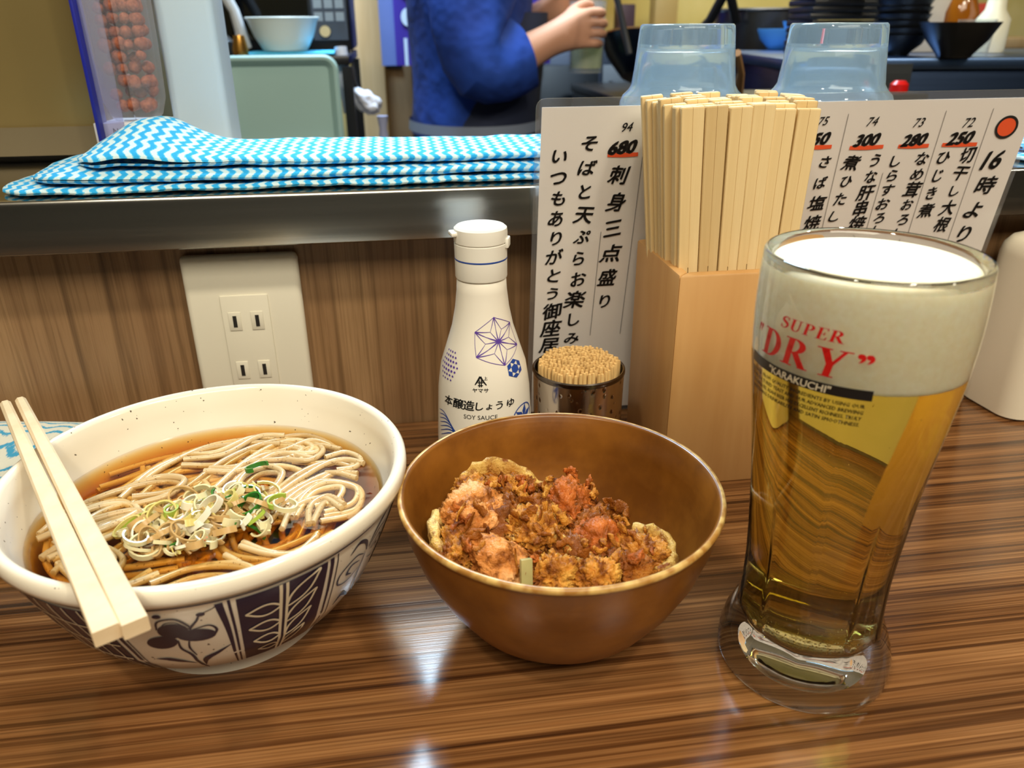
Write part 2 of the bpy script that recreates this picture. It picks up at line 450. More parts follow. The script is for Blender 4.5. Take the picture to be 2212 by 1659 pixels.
# serif capitals in a unit box (cap height 1), drawn with Print primitives
def arc(cx, cy, rx, ry, a0, a1, n=14):
    return [(cx+rx*math.cos(math.radians(a0+(a1-a0)*i/n)), cy+ry*math.sin(math.radians(a0+(a1-a0)*i/n))) for i in range(n+1)]
def glyph(ch):
    p = Print(); S = 0.045
    def serif(x0, x1, y): p.quad((x0, y), (x1, y), (x1, y+S), (x0, y+S))
    def stem(x0, x1, y0=0, y1=1): p.quad((x0, y0), (x1, y0), (x1, y1), (x0, y1))
    if ch == 'D':
        stem(.12, .30); serif(0, .40, 0); serif(0, .40, 1-S)
        p.ribbon(arc(.34, .5, .50, .5, 90, -90), arc(.34, .5, .31, .5-S, 90, -90)); w_ = .86
    elif ch in 'RP':
        stem(.12, .30); serif(0, .42, 0); serif(0, .36, 1-S)
        p.ribbon(arc(.34, .74, .40, .26, 90, -90), arc(.34, .74, .22, .26-S, 90, -90)); stem(.29, .36, .48, .48+S)
        stem(.29, .36, 1-S, 1); w_ = .78
        if ch == 'R':
            p.quad((.34, .50), (.54, .52), (.92, .03), (.70, .03)); p.quad((.68, 0), (1.0, 0), (1.0, S), (.70, S)); w_ = .98
    elif ch == 'Y':
        stem(.40, .58, 0, .48); serif(.28, .70, 0)
        p.quad((.08, 1), (.29, 1), (.58, .46), (.40, .46)); p.quad((.80, 1), (.88, 1), (.58, .44), (.50, .44))
        serif(-.02, .40, 1-S); serif(.66, 1.02, 1-S); w_ = 1.0
    elif ch == 'E':
        stem(.12, .30); serif(0, .70, 0); serif(0, .68, 1-S); stem(.30, .52, .48, .48+S)
        p.quad((.62, 1), (.68, 1), (.70, .78), (.67, .78)); p.quad((.62, 0), (.70, 0), (.74, .26), (.71, .26)); p.quad((.50, .38), (.54, .38), (.54, .64), (.50, .64)); w_ = .74
    elif ch == 'U':
        p.ribbon([(.10, 1), (.10, .30)]+arc(.42, .30, .32, .32, 180, 360)+[(.74, .30), (.74, 1)],
                 [(.28, 1), (.28, .30)]+arc(.47, .30, .20, .25, 180, 360)+[(.68, .30), (.68, 1)])
        serif(-.02, .40, 1-S); serif(.56, .86, 1-S); w_ = .88
    elif ch == 'S':
        p.stroke([(.56, .76), (.50, .92), (.32, .97), (.13, .86), (.14, .68), (.34, .55), (.54, .42), (.58, .22), (.42, .04), (.20, .05), (.08, .26)],
                 [.03, .05, .07, .12, .17, .2, .18, .13, .07, .05, .03], 5)
        p.quad((.57, .72), (.60, .72), (.60, 1), (.575, 1)); p.quad((.04, .0), (.065, .0), (.09, .30), (.06, .30)); w_ = .66
    elif ch == '"':
        for dx in (0, .26):
            p.blob(.10+dx, .90, .09, .09); p.stroke([(.16+dx, .92), (.17+dx, .80), (.06+dx, .66)], [.10, .08, .01], 4)
        w_ = .5
    elif ch == '``':
        for dx in (0, .26):
            p.blob(.10+dx, .90, .08, .09); p.stroke([(.10+dx, .88), (.08+dx, .76), (.06+dx, .66)], [.10, .05, .01], 4)
        w_ = .5
    return p, w_
def serif_word(out, chars, u0, v0, h, shear, gap, sx=1.0):
    x = u0
    for ch in chars:
        g, w_ = glyph(ch)
        out.add([(x+(px*sx+shear*py)*h, v0+py*h) for px, py in g.v], g.f)
        out.add([(x+((px+.05)*sx+shear*py)*h, v0+py*h) for px, py in g.v], g.f)
        x += (w_*sx+gap)*h
    return x

# ================================================================== THE SETTING
def struct(name, mb, mat, label=None, **k):
    o = mb.build(name, mat, **k); o['kind'] = 'structure'
    if label: o['label'] = label
    return o
FL = -0.90
M['floor'] = plain('grey_floor', (96, 88, 80), 0.5)
M['rearwall'] = plain('dark_olive_wall', (84, 80, 70), 0.6)
M['sidewall'] = plain('brown_side_wall', (112, 102, 84), 0.6)
M['ceil'] = plain('cream_ceiling', (214, 204, 182), 0.8)
def mat_backwall():
    m = Mat('yellow_plaster_wall'); a = m.noise(m.coord((1, 1, 1)), 6, 3)
    return m.done(m.principled(m.ramp(a, [(0.35, srgb(206, 188, 110)), (0.65, srgb(222, 206, 140))]), 0.7))
M['backwall'] = mat_backwall()
XL, XR, YB, YK, ZC = -2.2, 2.8, -1.7, 2.75, 1.72
struct('floor', MB().box(XL, XR, YB, YK, FL-.05, FL), M['floor'], smooth=False)
struct('ceiling', MB().box(XL, XR, YB, YK, ZC, ZC+.05), M['ceil'], smooth=False)
struct('wall_rear', MB().box(XL, XR, YB-.05, YB, FL, ZC), M['rearwall'], smooth=False)
struct('wall_left', MB().box(XL-.05, XL, YB, YK, FL, ZC), M['sidewall'], smooth=False)
struct('wall_right', MB().box(XR, XR+.05, YB, YK, FL, ZC), M['sidewall'], smooth=False)
struct('wall_kitchen', MB().box(XL, XR, YK, YK+.05, FL, ZC), M['backwall'], 'yellow plaster wall at the back of the kitchen', smooth=False)
YW = 0.471
struct('wall_front', MB().box(XL, XR, YW, YW+.06, FL, .1270), M['wallwood'], 'brown wood veneer upstand behind the counter', smooth=False)

# counter
ct = thing('counter_top', 'long brown striped wood laminate counter the food stands on', 'counter', (0, 0, 0))
MB().box(XL+.3, XR-.3, -.03, YW-.0006, -.04, 0).build('worktop', M['table'], ct, bevel=.003)
MB().box(XL+.3, XR-.3, 0.30, YW-.004, FL, -.04).build('counter_base', M['wallwood'], ct, smooth=False)

# stainless shelf along the upstand
sh = thing('steel_shelf', 'polished stainless steel shelf running above the wooden upstand', 'shelf', (0, 0, 0))
YS = 0.446; ZS = 0.1571
R_ = .0028
pr = [(.64, ZS), (.64, ZS-.004), (.60, ZS-.004), (YS+.003, ZS-.004), (YS+.003, .1303), (YS+.006, .1303), (YS+.006, .1275), (YS+.0015, .1275), (YS, .1285), (YS, ZS-R_)]
pr += [(YS+R_-R_*math.cos(t), ZS-R_+R_*math.sin(t)) for t in (0.4, 0.8, 1.2)] + [(YS+R_, ZS)]
MB().prism(pr, 'x', XL+.3, XR-.3).build('shelf_sheet', M['steel'], sh, angle=50)
MB().box(XL+.3, XR-.3, YS+.008, .62, .1274, .1530).build('shelf_core', plain('shelf_core_dark', (60, 54, 48), 0.6), sh, smooth=False)

# wall outlet
ot = thing('wall_outlet', 'ivory double socket outlet on the wood upstand under the shelf', 'outlet', (-.0958, YW, 0))
MB().box(-.0335, .0335, -.0075, 0, .0005, .1190).build('cover_plate', M['plate'], ot, bevel=.0035, bseg=3)
ins = MB().box(-.0138, .0138, -.0086, -.0070, .0180, .0948).build('socket_insert', M['plate'], ot, bevel=.0005)
for zc in (.0788, .0470):
    for xc in (-.0068, .0062):
        fr = MB(); fr.box(xc-.0036, xc+.0036, -.0091, -.0085, zc-.0058, zc+.0058).build('slot_frame', M['plate'], ins, bevel=.0012)
        MB().box(xc-.0011, xc+.0011, -.0093, -.0088, zc-.0036, zc+.0036).build('slot', M['slot'], ins, smooth=False)

# ================================================================== BOWL OF NOODLES
NB = (-.0863, .2968); NA = math.atan2(-NB[1], -NB[0])
nprof = [(.041, 0), (.0412, .006), (.0430, .0075), (.0475, .0112), (.0563, .0187), (.0646, .030), (.0712, .045), (.0752, .055), (.0778, .0620), (.0786, .0662)]
nb = thing('noodle_bowl', 'large cream speckled bowl with indigo leaf painting, full of noodles', 'bowl', (NB[0], NB[1], 0))
fullp = [(0, .004), (.036, .004), (.038, 0), (.0405, 0)]+nprof[1:]
fullp += [(.0796, .0668), (.0812, .0682), (.0818, .0705), (.0816, .0732), (.0806, .0747), (.0792, .0752), (.0778, .0747), (.0766, .0732)]
fullp += [(.0750, .0660), (.0731, .0600), (.0704, .0550), (.0666, .045), (.0600, .031), (.052, .021), (.04, .0135), (.025, .0105), (0, .0098)]
# smooth the lower body
MB().lathe(fullp, 128).build('bowl_body', M['ceramic'], nb, angle=60)
RREF = .070
def nmap(a0, off): return wrap(nprof, a0, off, RREF)
def paint_set(base):
    f1, f2 = nmap(base, .00025), nmap(base, .0005)
    k = RREF*1000*PI/180           # mm per degree at RREF
    d = Print(); c = Print(); c2_ = Print()
    # border lines round the bowl
    d.rect(-62*k, 58*k, 65.0, 65.5, 60, 1); d.rect(-62*k, 58*k, 16.6, 17.3, 60, 1)
    # leaf panel
    x0, x1 = .5*k, 25.5*k
    d.rect(x0, x1, 19.0, 63.8, 14, 14)
    mid = (x0+x1)/2
    c.rect(mid-2.1, mid-1.0, 19.5, 63.8, 2, 12); c.rect(mid+.1, mid+1.1, 19.5, 63.8, 2, 12)
    for j, z0 in enumerate((23, 31, 40, 50)):
        sc = (0.72, .86, .96, 1.0)[j]
        L = 11.3*sc
        for sgn, xb in ((-1, mid-1.6), (1, mid+.8)):
            rise = 3.5 if sgn < 0 else 13.0*sc
            tip = (xb+sgn*L, z0+rise); h = 5.0*sc
            bx, bz = xb, z0+(0 if sgn > 0 else 2)
            nx_, nz_ = -(tip[1]-bz), (tip[0]-bx); ln = math.hypot(nx_, nz_); nx_ /= ln; nz_ /= ln
            lf = [(bx+(tip[0]-bx)*t_+nx_*h*.62*g_*math.sin(PI*t_**.85), bz+(tip[1]-bz)*t_+nz_*h*.62*g_*math.sin(PI*t_**.85)) for g_, ts in ((1, (0, .12, .3, .5, .7, .88, 1)), (-1, (.88, .7, .5, .3, .12))) for t_ in ts]
            m1 = ((bx+tip[0])/2+nx_*h*.6, (bz+tip[1])/2+nz_*h*.6); m2 = ((bx+tip[0])/2-nx_*h*.6, (bz+tip[1])/2-nz_*h*.6)
            q1 = (bx+(tip[0]-bx)*.2+nx_*h*.4, bz+(tip[1]-bz)*.2+nz_*h*.4); q2 = (bx+(tip[0]-bx)*.2-nx_*h*.4, bz+(tip[1]-bz)*.2-nz_*h*.4)
            c.stroke(lf, .95, 4, closed=True)
    # vertical rules
    d.stroke([(-1.2*k, 64.5), (-.9*k, 45), (-1.0*k, 19)], [.9, .9, .7]); d.stroke([(-3.6*k, 64), (-2.6*k, 45), (-2.4*k, 18)], [2.4, 1.6, .6])
    d.stroke([(27*k, 64), (27.6*k, 45), (28.0*k, 18)], [1.6, 1.2, .6]); d.stroke([(29*k, 64.5), (29.8*k, 40), (30*k, 18)], .5)
    d.stroke([(-32.0*k, 64), (-31.5*k, 45), (-31.2*k, 18)], [1.4, 1.4, 1.0]); d.stroke([(-30.4*k, 64), (-30*k, 40), (-29.8*k, 18)], .5)
    # flower panel
    fx = -17*k
    d.blob(-18.2*k, 62.0, 1.3, 1.1); d.blob(-8.2*k, 60.3, 1.3, 1.1)
    d.blob(fx+1.0, 52.4, 4.8, 4.6, .5); d.blob(fx+7.4, 48.0, 6.2, 4.0, -.2); d.blob(fx-4.4, 45.2, 5.4, 4.2, .4)
    d.stroke([(fx-3.6, 54), (fx-2, 59), (fx+3, 59.6), (fx+6, 55), (fx+6.4, 52)], [.5, .8, .9, .8, .4]); d.stroke([(fx-2.2, 54), (fx-.5, 57.4), (fx+2.6, 57.8), (fx+4.8, 55)], .4)
    d.stroke([(fx+7, 52), (fx+12, 53), (fx+14, 49.5), (fx+12, 45.6), (fx+8, 44.6)], [.4, .8, .9, .7, .3])
    d.stroke([(fx+6, 52.5), (fx+9, 57), (-8.2*k, 60.3), (-4*k, 63)], [1.0, .8, .5, .25])
    d.stroke([(fx+1, 46), (fx+.6, 40), (fx+3.0, 34), (fx+3.6, 24), (fx+5, 19)], [.5, 1.0, 1.2, 1.2, .4]); d.stroke([(fx+4.6, 46), (fx+3.4, 40), (fx+4.4, 34)], [.4, .8, .4])
    d.stroke([(fx-11, 33), (fx-6, 32.4), (fx-.5, 29.5), (fx+2.4, 26)], [.3, 2.4, 1.6, .3]); d.stroke([(fx+17, 37), (fx+12, 33.5), (fx+7, 30), (fx+5, 23)], [.3, 1.6, 2.6, .3])
    # curl-flower panel
    gx = 41*k
    d.stroke([(gx-8, 58), (gx-4, 61.5), (gx+1, 58), (gx+3.4, 52)], [.5, 2.0, 1.6, .5]); d.stroke([(gx+14, 64), (gx+8, 61), (gx+4.4, 53)], [.4, 1.8, .5]); d.stroke([(gx+17, 58), (gx+10, 57.5), (gx+5, 52)], [.3, 1.2, .5])
    d.stroke([(gx+2, 51), (gx-4, 54), (gx-11, 50), (gx-11, 44), (gx-5, 42), (gx+.4, 45)], [.4, 1.0, 1.0, .8, .7, .4]); d.stroke([(gx+0, 49), (gx-5, 50.4), (gx-7, 47.2), (gx-4, 45)], [.4, 1.3, 1.4, .5])
    d.stroke([(gx+6, 50), (gx+13, 53), (gx+17, 48), (gx+13, 43), (gx+7, 45)], [.4, .9, .9, .8, .4]); d.stroke([(gx+8, 49), (gx+12, 49.6), (gx+13, 46.4)], [.5, 1.3, .4])
    d.stroke([(gx+3, 51), (gx+2.2, 40), (gx+3.4, 28), (gx+5, 19)], [.5, 1.2, 1.0, .4]); d.stroke([(gx-10, 31), (gx-5, 34), (gx+2, 27)], [.3, 2.4, .3]); d.stroke([(gx+15, 33), (gx+10, 32), (gx+4, 24)], [.3, 2.2, .3])
    # dark grid panel
    y0, y1 = 18.5, 63.8
    d.rect(-61*k, -33.4*k, y0, y1, 14, 14)
    for a in (-57, -52, -47, -42.6, -38): c2_.stroke([(a*k, 63.6), ((a+1.4)*k, 42), ((a+2.4)*k, 19)], .5)
    for zz in (24, 33, 43, 54): c2_.stroke([(-60.6*k, zz+2), (-47*k, zz), (-33.8*k, zz-1)], [.9, .5, .9])
    o = d.build('indigo_painting', M['indigo'], f1, nb)
    c.build('leaf_linework', M['cream_line'], f2, nb); c2_.build('grid_linework', M['cream_line'], f2, nb)
for t in range(3): paint_set(NA+t*2*PI/3)

# broth
ZB = .0565
def mat_broth():
    m = Mat('amber_soba_broth')
    tr = m.n('BsdfTransparent', {'Color': (1, 1, 1, 1)}).outputs[0]
    wav = m.noise(m.coord((1, 1, 1)), 55, 2, 0.5)
    b = m.bump(wav, 0.25, 0.002)
    gl = m.n('BsdfGlossy', {'Roughness': 0.03, 'Normal': b}).outputs[0]
    fr = m.facing(0.022, b)
    s = m.n('MixShader', {0: fr, 1: tr, 2: gl}).outputs[0]
    v = m.n('VolumeAbsorption', {'Color': (0.92, 0.71, 0.14, 1), 'Density': 240.0}).outputs[0]
    return m.done(s, v)
br = MB().lathe([(0, .0104), (.025, .0111), (.04, .0141), (.052, .0216), (.060, .0316), (.0666, .0456), (.0704, .0552), (.0709, .0562), (.0706, ZB), (.068, ZB-.0004), (0, ZB-.0004)], 96)
bro = tag(br.build('soba_broth', mat_broth(), loc=(NB[0], NB[1], 0), angle=60), 'clear amber soup in the cream noodle bowl', 'broth')

# noodles
def mat_noodle():
    m = Mat('soba_noodle')
    sp = m.noise(m.coord((1, 1, 1)), 900, 1, 0.5); a = m.noise(m.coord((1, 1, 1)), 60, 2, 0.5)
    oi = m.n('ObjectInfo').outputs['Random']
    c = m.mix(oi, srgb(190, 160, 114), srgb(216, 190, 146))
    c = m.mix(m.ramp(sp, [(0.66, (0, 0, 0)), (0.72, (1, 1, 1))]), c, srgb(150, 118, 80))
    return m.done(m.principled(c, 0.22, 0, m.bump(a, 0.1, 0.0005)))
M['noodle'] = mat_noodle()
rn = random.Random(21)
GN = 'soba noodles in the broth'
LN = 'soba noodle strand sunk below the surface of the amber broth'
ncount = 0
def noodle(pts, where=None):
    global ncount
    mb = MB(); ws = catmull(pts, 8)
    rb = .00150*rn.uniform(.9, 1.08)
    out = []
    for p in ws:
        r = math.hypot(p.x, p.y); lim = interp(p.z, [.012, .0216, .0316, .0456, .0562, .06], [.030, .050, .058, .0645, .0685, .0690])-.0008
        if r > lim*.92: s_l = min(lim, lim*.92+(r-lim*.92)*.6); p = Vector((p.x*s_l/r, p.y*s_l/r, p.z))
        out.append(p)
    mb.tube(out, rb, 6)
    o = mb.build('soba_noodle', M['noodle'], loc=(NB[0], NB[1], 0), recalc=False, angle=70)
    tag(o, 'greyish beige soba noodle strand in the '+where if where else LN, 'noodle', GN); ncount += 1
# bundles: flowing arcs of parallel strands, layered upward
view = Vector((math.cos(NA), math.sin(NA), 0)); side = Vector((-view.y, view.x, 0))   # view: towards the camera, side: to the right
def bundle(ctrl, nst, z, spread=.0026, jit=.0006, dz=.0006, where=None):
    """ctrl: list of (right, away) mm coordinates in the bowl"""
    for k in range(nst):
        off = (k-(nst-1)/2)*spread*1.30
        sh_ = Vector((rn.gauss(0, .0018), rn.gauss(0, .0018), 0)); rt_ = rn.gauss(0, .09); sc_ = rn.uniform(.90, 1.10); ph_ = rn.uniform(0, 6.28); dip = rn.uniform(.0004, .0022)
        P = []
        cs = [side*(a/1000)-view*(b/1000) for a, b in ctrl]
        mc_ = sum(cs, Vector())/len(cs)
        cs = [mc_+Matrix.Rotation(rt_, 3, 'Z') @ ((c_-mc_)*sc_)+sh_ for c_ in cs]
        for i, p in enumerate(cs):
            t = (cs[min(i+1, len(cs)-1)]-cs[max(i-1, 0)]); t.normalize(); n = Vector((-t.y, t.x, 0))
            q = p+n*(off*(1+.3*math.sin(i*1.7+k)))+Vector((rn.uniform(-jit, jit), rn.uniform(-jit, jit), 0))
            P.append((q.x, q.y, z+rn.uniform(-dz, dz)+.0004*(k % 2)-dip*(.5+.5*math.sin(ph_+i*1.6))))
        noodle(P, where)
Z0 = ZB-.0016
# deep layer
for i in range(12):
    a = rn.uniform(0, 2*PI); L = rn.uniform(25, 48)
    cx, cy = rn.uniform(-32, 32), rn.uniform(-32, 36); cu = rn.uniform(-22, 22)
    ctrl = [(cx+math.cos(a)*L*s-math.sin(a)*cu*(1-s*s), cy+math.sin(a)*L*s+math.cos(a)*cu*(1-s*s)) for s in (-1, -.5, 0, .5, 1)]
    bundle(ctrl, 4, Z0-.0058, .0032)
# middle layer
for i in range(11):
    a = rn.uniform(-.9, .9); L = rn.uniform(20, 42)
    cx, cy = rn.uniform(-40, 40), rn.uniform(-34, 46); cu = rn.uniform(-24, 24)
    ctrl = [(cx+math.cos(a)*L*s-math.sin(a)*cu*(1-s*s), cy+math.sin(a)*L*s+math.cos(a)*cu*(1-s*s)) for s in (-1, -.5, 0, .5, 1)]
    bundle(ctrl, 3, Z0-.0024, .0028)
# surface layer, laid as in the bowl: swirls at the back, loops at the right, coils at the left
bundle([(-34, 22), (-20, 40), (2, 50), (26, 46), (44, 32), (38, 24)], 4, Z0-.0004, where='long arc along the far side of the bowl')
bundle([(-6, 16), (10, 34), (30, 46), (46, 44), (54, 30), (48, 20), (36, 26)], 3, Z0+.0002, where='loop behind the heap near the far right rim')
bundle([(-58, 14), (-40, 27), (-22, 33), (-12, 27), (-18, 20), (-30, 18)], 2, Z0+.0006, where='hooked pair left of the middle at the back')
bundle([(-62, 2), (-50, 16), (-36, 19), (-30, 8), (-40, -2), (-56, -6)], 5, Z0+.0002, .0025, where='coil beside the chopsticks on the left')
bundle([(-64, -8), (-46, 2), (-34, 4), (-24, -4)], 4, Z0+.0007, .0025, where='straight bundle left of the scallion heap')
bundle([(8, 4), (14, 18), (26, 22), (34, 12), (28, 2), (18, 0)], 3, Z0+.0006, .0025, where='small round loop right behind the scallions')
bundle([(20, 34), (34, 30), (50, 34), (60, 24)], 3, Z0+.0002, where='bundle under the far right rim')
bundle([(24, -8), (38, 4), (52, 10), (62, 2)], 4, Z0+.0008, .0026, where='wavy bundle right of the scallion heap')
bundle([(26, -22), (34, -8), (46, -4), (56, -12), (52, -24), (40, -26)], 4, Z0+.0004, .0026, where='loop at the near right of the bowl')
bundle([(30, -30), (36, -18), (44, -16), (46, -26)], 3, Z0+.0012, .0026, where='tight fold at the right of the bowl')
bundle([(-10, 46), (6, 42), (22, 50), (34, 46)], 3, Z0+.0008, where='crossing bundle at the far rim')
bundle([(-56, -26), (-48, -14), (-40, -24), (-46, -38)], 3, Z0+.0002, where='bundle under the chopsticks on the left')
bundle([(-60, -18), (-52, -34), (-40, -42), (-28, -40)], 3, Z0-.0002, where='curve along the near left rim')
bundle([(-24, -44), (-10, -40), (4, -48), (10, -58)], 3, Z0-.0006, where='bundle in front of the scallion heap')
bundle([(6, -36), (16, -46), (28, -48), (38, -40)], 3, Z0-.0003, where='curve along the near right rim')
bundle([(-48, -44), (-30, -50), (-14, -54), (4, -56)], 2, Z0-.0006, where='low bundle along the near rim')
bundle([(0, 30), (14, 26), (30, 34), (46, 22)], 2, Z0+.0006, where='short bundle behind the scallion heap')
bundle([(44, 14), (56, 16), (62, 8), (54, 2), (46, 4)], 2, Z0+.0008, where='small hook at the right rim')
bundle([(-6, 22), (-2, 12), (4, 6)], 2, Z0+.0006, where='short strand ends just behind the scallions')

# scallion slices
def mat_scallion(name, rgb, thin=.35):
    m = Mat(name)
    p = m.principled(srgb(*rgb), 0.2, 0)
    t = m.n('BsdfTransparent', {'Color': (1, .97, .88, 1)}).outputs[0]
    return m.done(m.n('MixShader', {0: thin, 1: p, 2: t}).outputs[0])
SC = [mat_scallion('scallion_white', (244, 236, 212), .15), mat_scallion('scallion_pale', (236, 226, 180), .2), mat_scallion('scallion_yellow', (230, 214, 130), .2),
      mat_scallion('scallion_soaked', (214, 176, 116), .3), mat_scallion('scallion_lime', (168, 190, 70), .15), mat_scallion('scallion_green', (52, 120, 40), .05)]
SL = ['white translucent scallion slice in the heap on the noodles', 'pale cream scallion slice in the heap on the noodles', 'yellowish scallion slice in the heap on the noodles',
      'broth-stained tan scallion slice in the heap on the noodles', 'lime green scallion sliver in the heap on the noodles', 'dark green scallion slice in the heap on the noodles']
def scallion(x, y, z, kind, R, h, arcdeg, tilt, rot, sq=1.0):
    mb = MB(); n = max(6, int(arcdeg/18)); t = .0008
    ring = []
    for k in range(n+1):
        a = math.radians(arcdeg)*k/n
        for (rr, zz) in ((R, 0), (R, h), (R-t, h), (R-t, 0)): ring.append((rr*math.cos(a), rr*math.sin(a)*sq, zz))
    fs = []
    for k in range(n):
        for j in range(4): fs.append((k*4+j, k*4+(j+1) % 4, k*4+4+(j+1) % 4, k*4+4+j))
    if arcdeg < 359: fs += [(0, 1, 2, 3), (n*4+3, n*4+2, n*4+1, n*4)]
    mb.add(ring, fs)
    o = mb.build('scallion_slice', SC[kind], angle=50)
    p = side*(x/1000)-view*(y/1000)
    o.location = (NB[0]+p.x, NB[1]+p.y, z); o.rotation_euler = (tilt[0], tilt[1], rot)
    tag(o, SL[kind], 'scallion', 'scallion slices on the noodles')
rs = random.Random(5)
for i in range(185):
    a = rs.uniform(0, 2*PI); q = rs.random()**.6
    x = -4+q*33*math.cos(a); y = -13+q*20*math.sin(a)
    z = ZB+.0002+.0066*(1-q*q)*rs.uniform(.25, 1.0)
    kind = rs.choices([0, 1, 2, 3, 4, 5], [18, 26, 16, 36, 3, 2])[0]
    full = rs.random() < .38
    scallion(x, y, z, kind, rs.uniform(.0026, .0074), rs.uniform(.0010, .0032), 360 if full else rs.uniform(70, 220),
             (rs.uniform(-.7, .7), rs.uniform(-.7, .7)), rs.uniform(0, 6.28), rs.uniform(.55, 1))
for (x, y, k) in ((12, -6, 4), (4, -4, 5), (14, -9, 5), (20, 12, 5), (-12, -17, 2), (24, -20, 4), (-30, -22, 1), (8, -3, 0), (26, -24, 1)):
    scallion(x, y, ZB+.0046, k, .0052, .0020, rs.uniform(120, 360), (rs.uniform(-.4, .4), rs.uniform(-.4, .4)), rs.uniform(0, 6), .8)
# chilli flakes sprinkled over
mb = MB()
for i in range(150):
    a = rs.uniform(0, 2*PI); q = rs.random()**.5
    x, y = -4+q*30*math.cos(a), -13+q*20*math.sin(a); p = side*(x/1000)-view*(y/1000)
    z = ZB+.0016+.0064*(1-q*q); s_ = rs.uniform(.00022, .0006)
    mb.add([(p.x+s_*rs.uniform(-1, 1), p.y+s_*rs.uniform(-1, 1), z+s_*rs.uniform(-.5, .5)) for _ in range(4)], [(0, 1, 2), (0, 2, 3), (0, 3, 1), (1, 3, 2)])
tag(mb.build('chilli_flakes', plain('chilli_orange', (206, 92, 30), 0.5), loc=(NB[0], NB[1], 0), smooth=False), 'orange chilli flakes sprinkled over the scallions', 'spice', kind='stuff')

# pair of chopsticks laid across the rim
def laid_stick(p0, p1, w0, w1, label):
    """p0 thick end, p1 tip"""
    p0, p1 = Vector(p0), Vector(p1); d = p1-p0; L = d.length; d.normalize()
    mb = MB(); n = 10
    ring = []
    for i in range(n+1):
        t = i/n; w_ = (w0+(w1-w0)*t)/2; h = (.0054+(.0042-.0054)*t)/2
        c = .0003+.0009*t
        for (a, b) in ((-w_+c, -h), (w_-c, -h), (w_, -h+c), (w_, h-c), (w_-c, h), (-w_+c, h), (-w_, h-c), (-w_, -h+c)): ring.append((a, L*t, b))
    fs = [tuple(range(7, -1, -1)), tuple(n*8+k for k in range(8))]
    for i in range(n):
        for k in range(8): fs.append((i*8+k, i*8+(k+1) % 8, i*8+8+(k+1) % 8, i*8+8+k))
    mb.add(ring, fs)
    o = mb.build('chopstick', M['chopwood_pale'], angle=30)
    x = d.cross(Vector((0, 0, 1))).normalized(); z = x.cross(d)
    o.matrix_world = Matrix(((x.x, d.x, z.x, p0.x), (x.y, d.y, z.y, p0.y), (x.z, d.z, z.z, p0.z), (0, 0, 0, 1)))
    tag(o, label, 'chopstick', 'pair of chopsticks across the noodle bowl')
laid_stick((-.0930, .1930, .0782), (-.1905, .3630, .0782), .0075, .0046, 'pale wooden chopstick across noodle bowl rim, left of the pair')
laid_stick((-.0855, .1950, .0782), (-.1850, .3660, .0782), .0075, .0046, 'pale wooden chopstick across noodle bowl rim, right of the pair')

# ================================================================== BOWL OF TEMPURA
TB = (.0574, .2700)
tb = thing('tempura_bowl', 'plain brown glazed bowl holding fried tempura fritter', 'bowl', (TB[0], TB[1], 0))
tout = [(.0302, 0), (.0318, .0025), (.0350, .0067), (.0435, .0134), (.0526, .027), (.0590, .040), (.0633, .0536), (.0652, .0640), (.0656, .0662)]
tp = [(0, .003), (.026, .003), (.028, 0)]+tout
MB().lathe(tp+[(.0660, .0668), (.0656, .0676), (.0644, .0677), (.0634, .0668), (.0612, .054), (.0565, .0405), (.0500, .0285), (.041, .0175), (.030, .0110), (.015, .0082), (0, .0078)], 128).build('bowl_body', M['brown'], tb, angle=60)
m_ = Mat('worn_gold_rim'); a_ = m_.noise(m_.coord((1, 1, 1)), 160, 2)
M['rim'] = m_.done(m_.principled(m_.ramp(a_, [(.4, srgb(168, 118, 54)), (.62, srgb(214, 176, 104))]), .35))
MB().lathe([(.0655, .0650), (.0662, .0656), (.0665, .0668), (.0661, .0677), (.0652, .0681), (.0646, .0679)], 128).build('rim_band', M['rim'], tb, angle=60)

def mat_batter(name, c0, c1, c2, burnt=.74, rough=.34, bs=260):
    m = Mat(name); v = m.coord((1, 1, 1))
    a = m.noise(v, 70, 4, .6); b = m.noise(v, 150, 3, .6, .4); d = m.noise(v, 50, 3, .6)
    c = m.ramp(a, [(.34, srgb(*c0)), (.52, srgb(*c1)), (.68, srgb(*c2))])
    c = m.mix(m.ramp(d, [(burnt-.10, (0, 0, 0)), (burnt, (1, 1, 1))]), c, srgb(92, 42, 8))
    c = m.mix(m.ramp(b, [(.36, (1, 1, 1)), (.50, (0, 0, 0))]), c, srgb(134, 74, 26))
    hgt = m.math('ADD', m.noise(v, bs*3, 3, .6), m.math('MULTIPLY', b, 1.5))
    return m.done(m.principled(c, rough, 0, m.bump(hgt, .8, .0012), **{'Specular IOR Level': .22}))
M['bat_gold'] = mat_batter('golden_batter', (156, 90, 24), (208, 138, 50), (232, 178, 84), .78, .4)
M['bat_brown'] = mat_batter('dark_crisp_batter', (112, 58, 12), (158, 90, 26), (194, 128, 48), .74, .42)
M['bat_pink'] = mat_batter('pink_seafood_batter', (186, 108, 42), (226, 150, 78), (244, 190, 130), .76, .32)
M['bat_red'] = mat_batter('red_seafood_batter', (146, 70, 22), (196, 106, 42), (220, 136, 66), .62, .3)
M['bat_pale'] = mat_batter('pale_squid_batter', (186, 134, 60), (220, 180, 96), (236, 208, 138), .84, .3)
M['onion'] = mat_scallion('onion_translucent', (198, 190, 130), .25)
kf = thing('tempura_fritter', 'heap of golden fried seafood tempura in the brown bowl', 'tempura', (TB[0], TB[1], .0085))
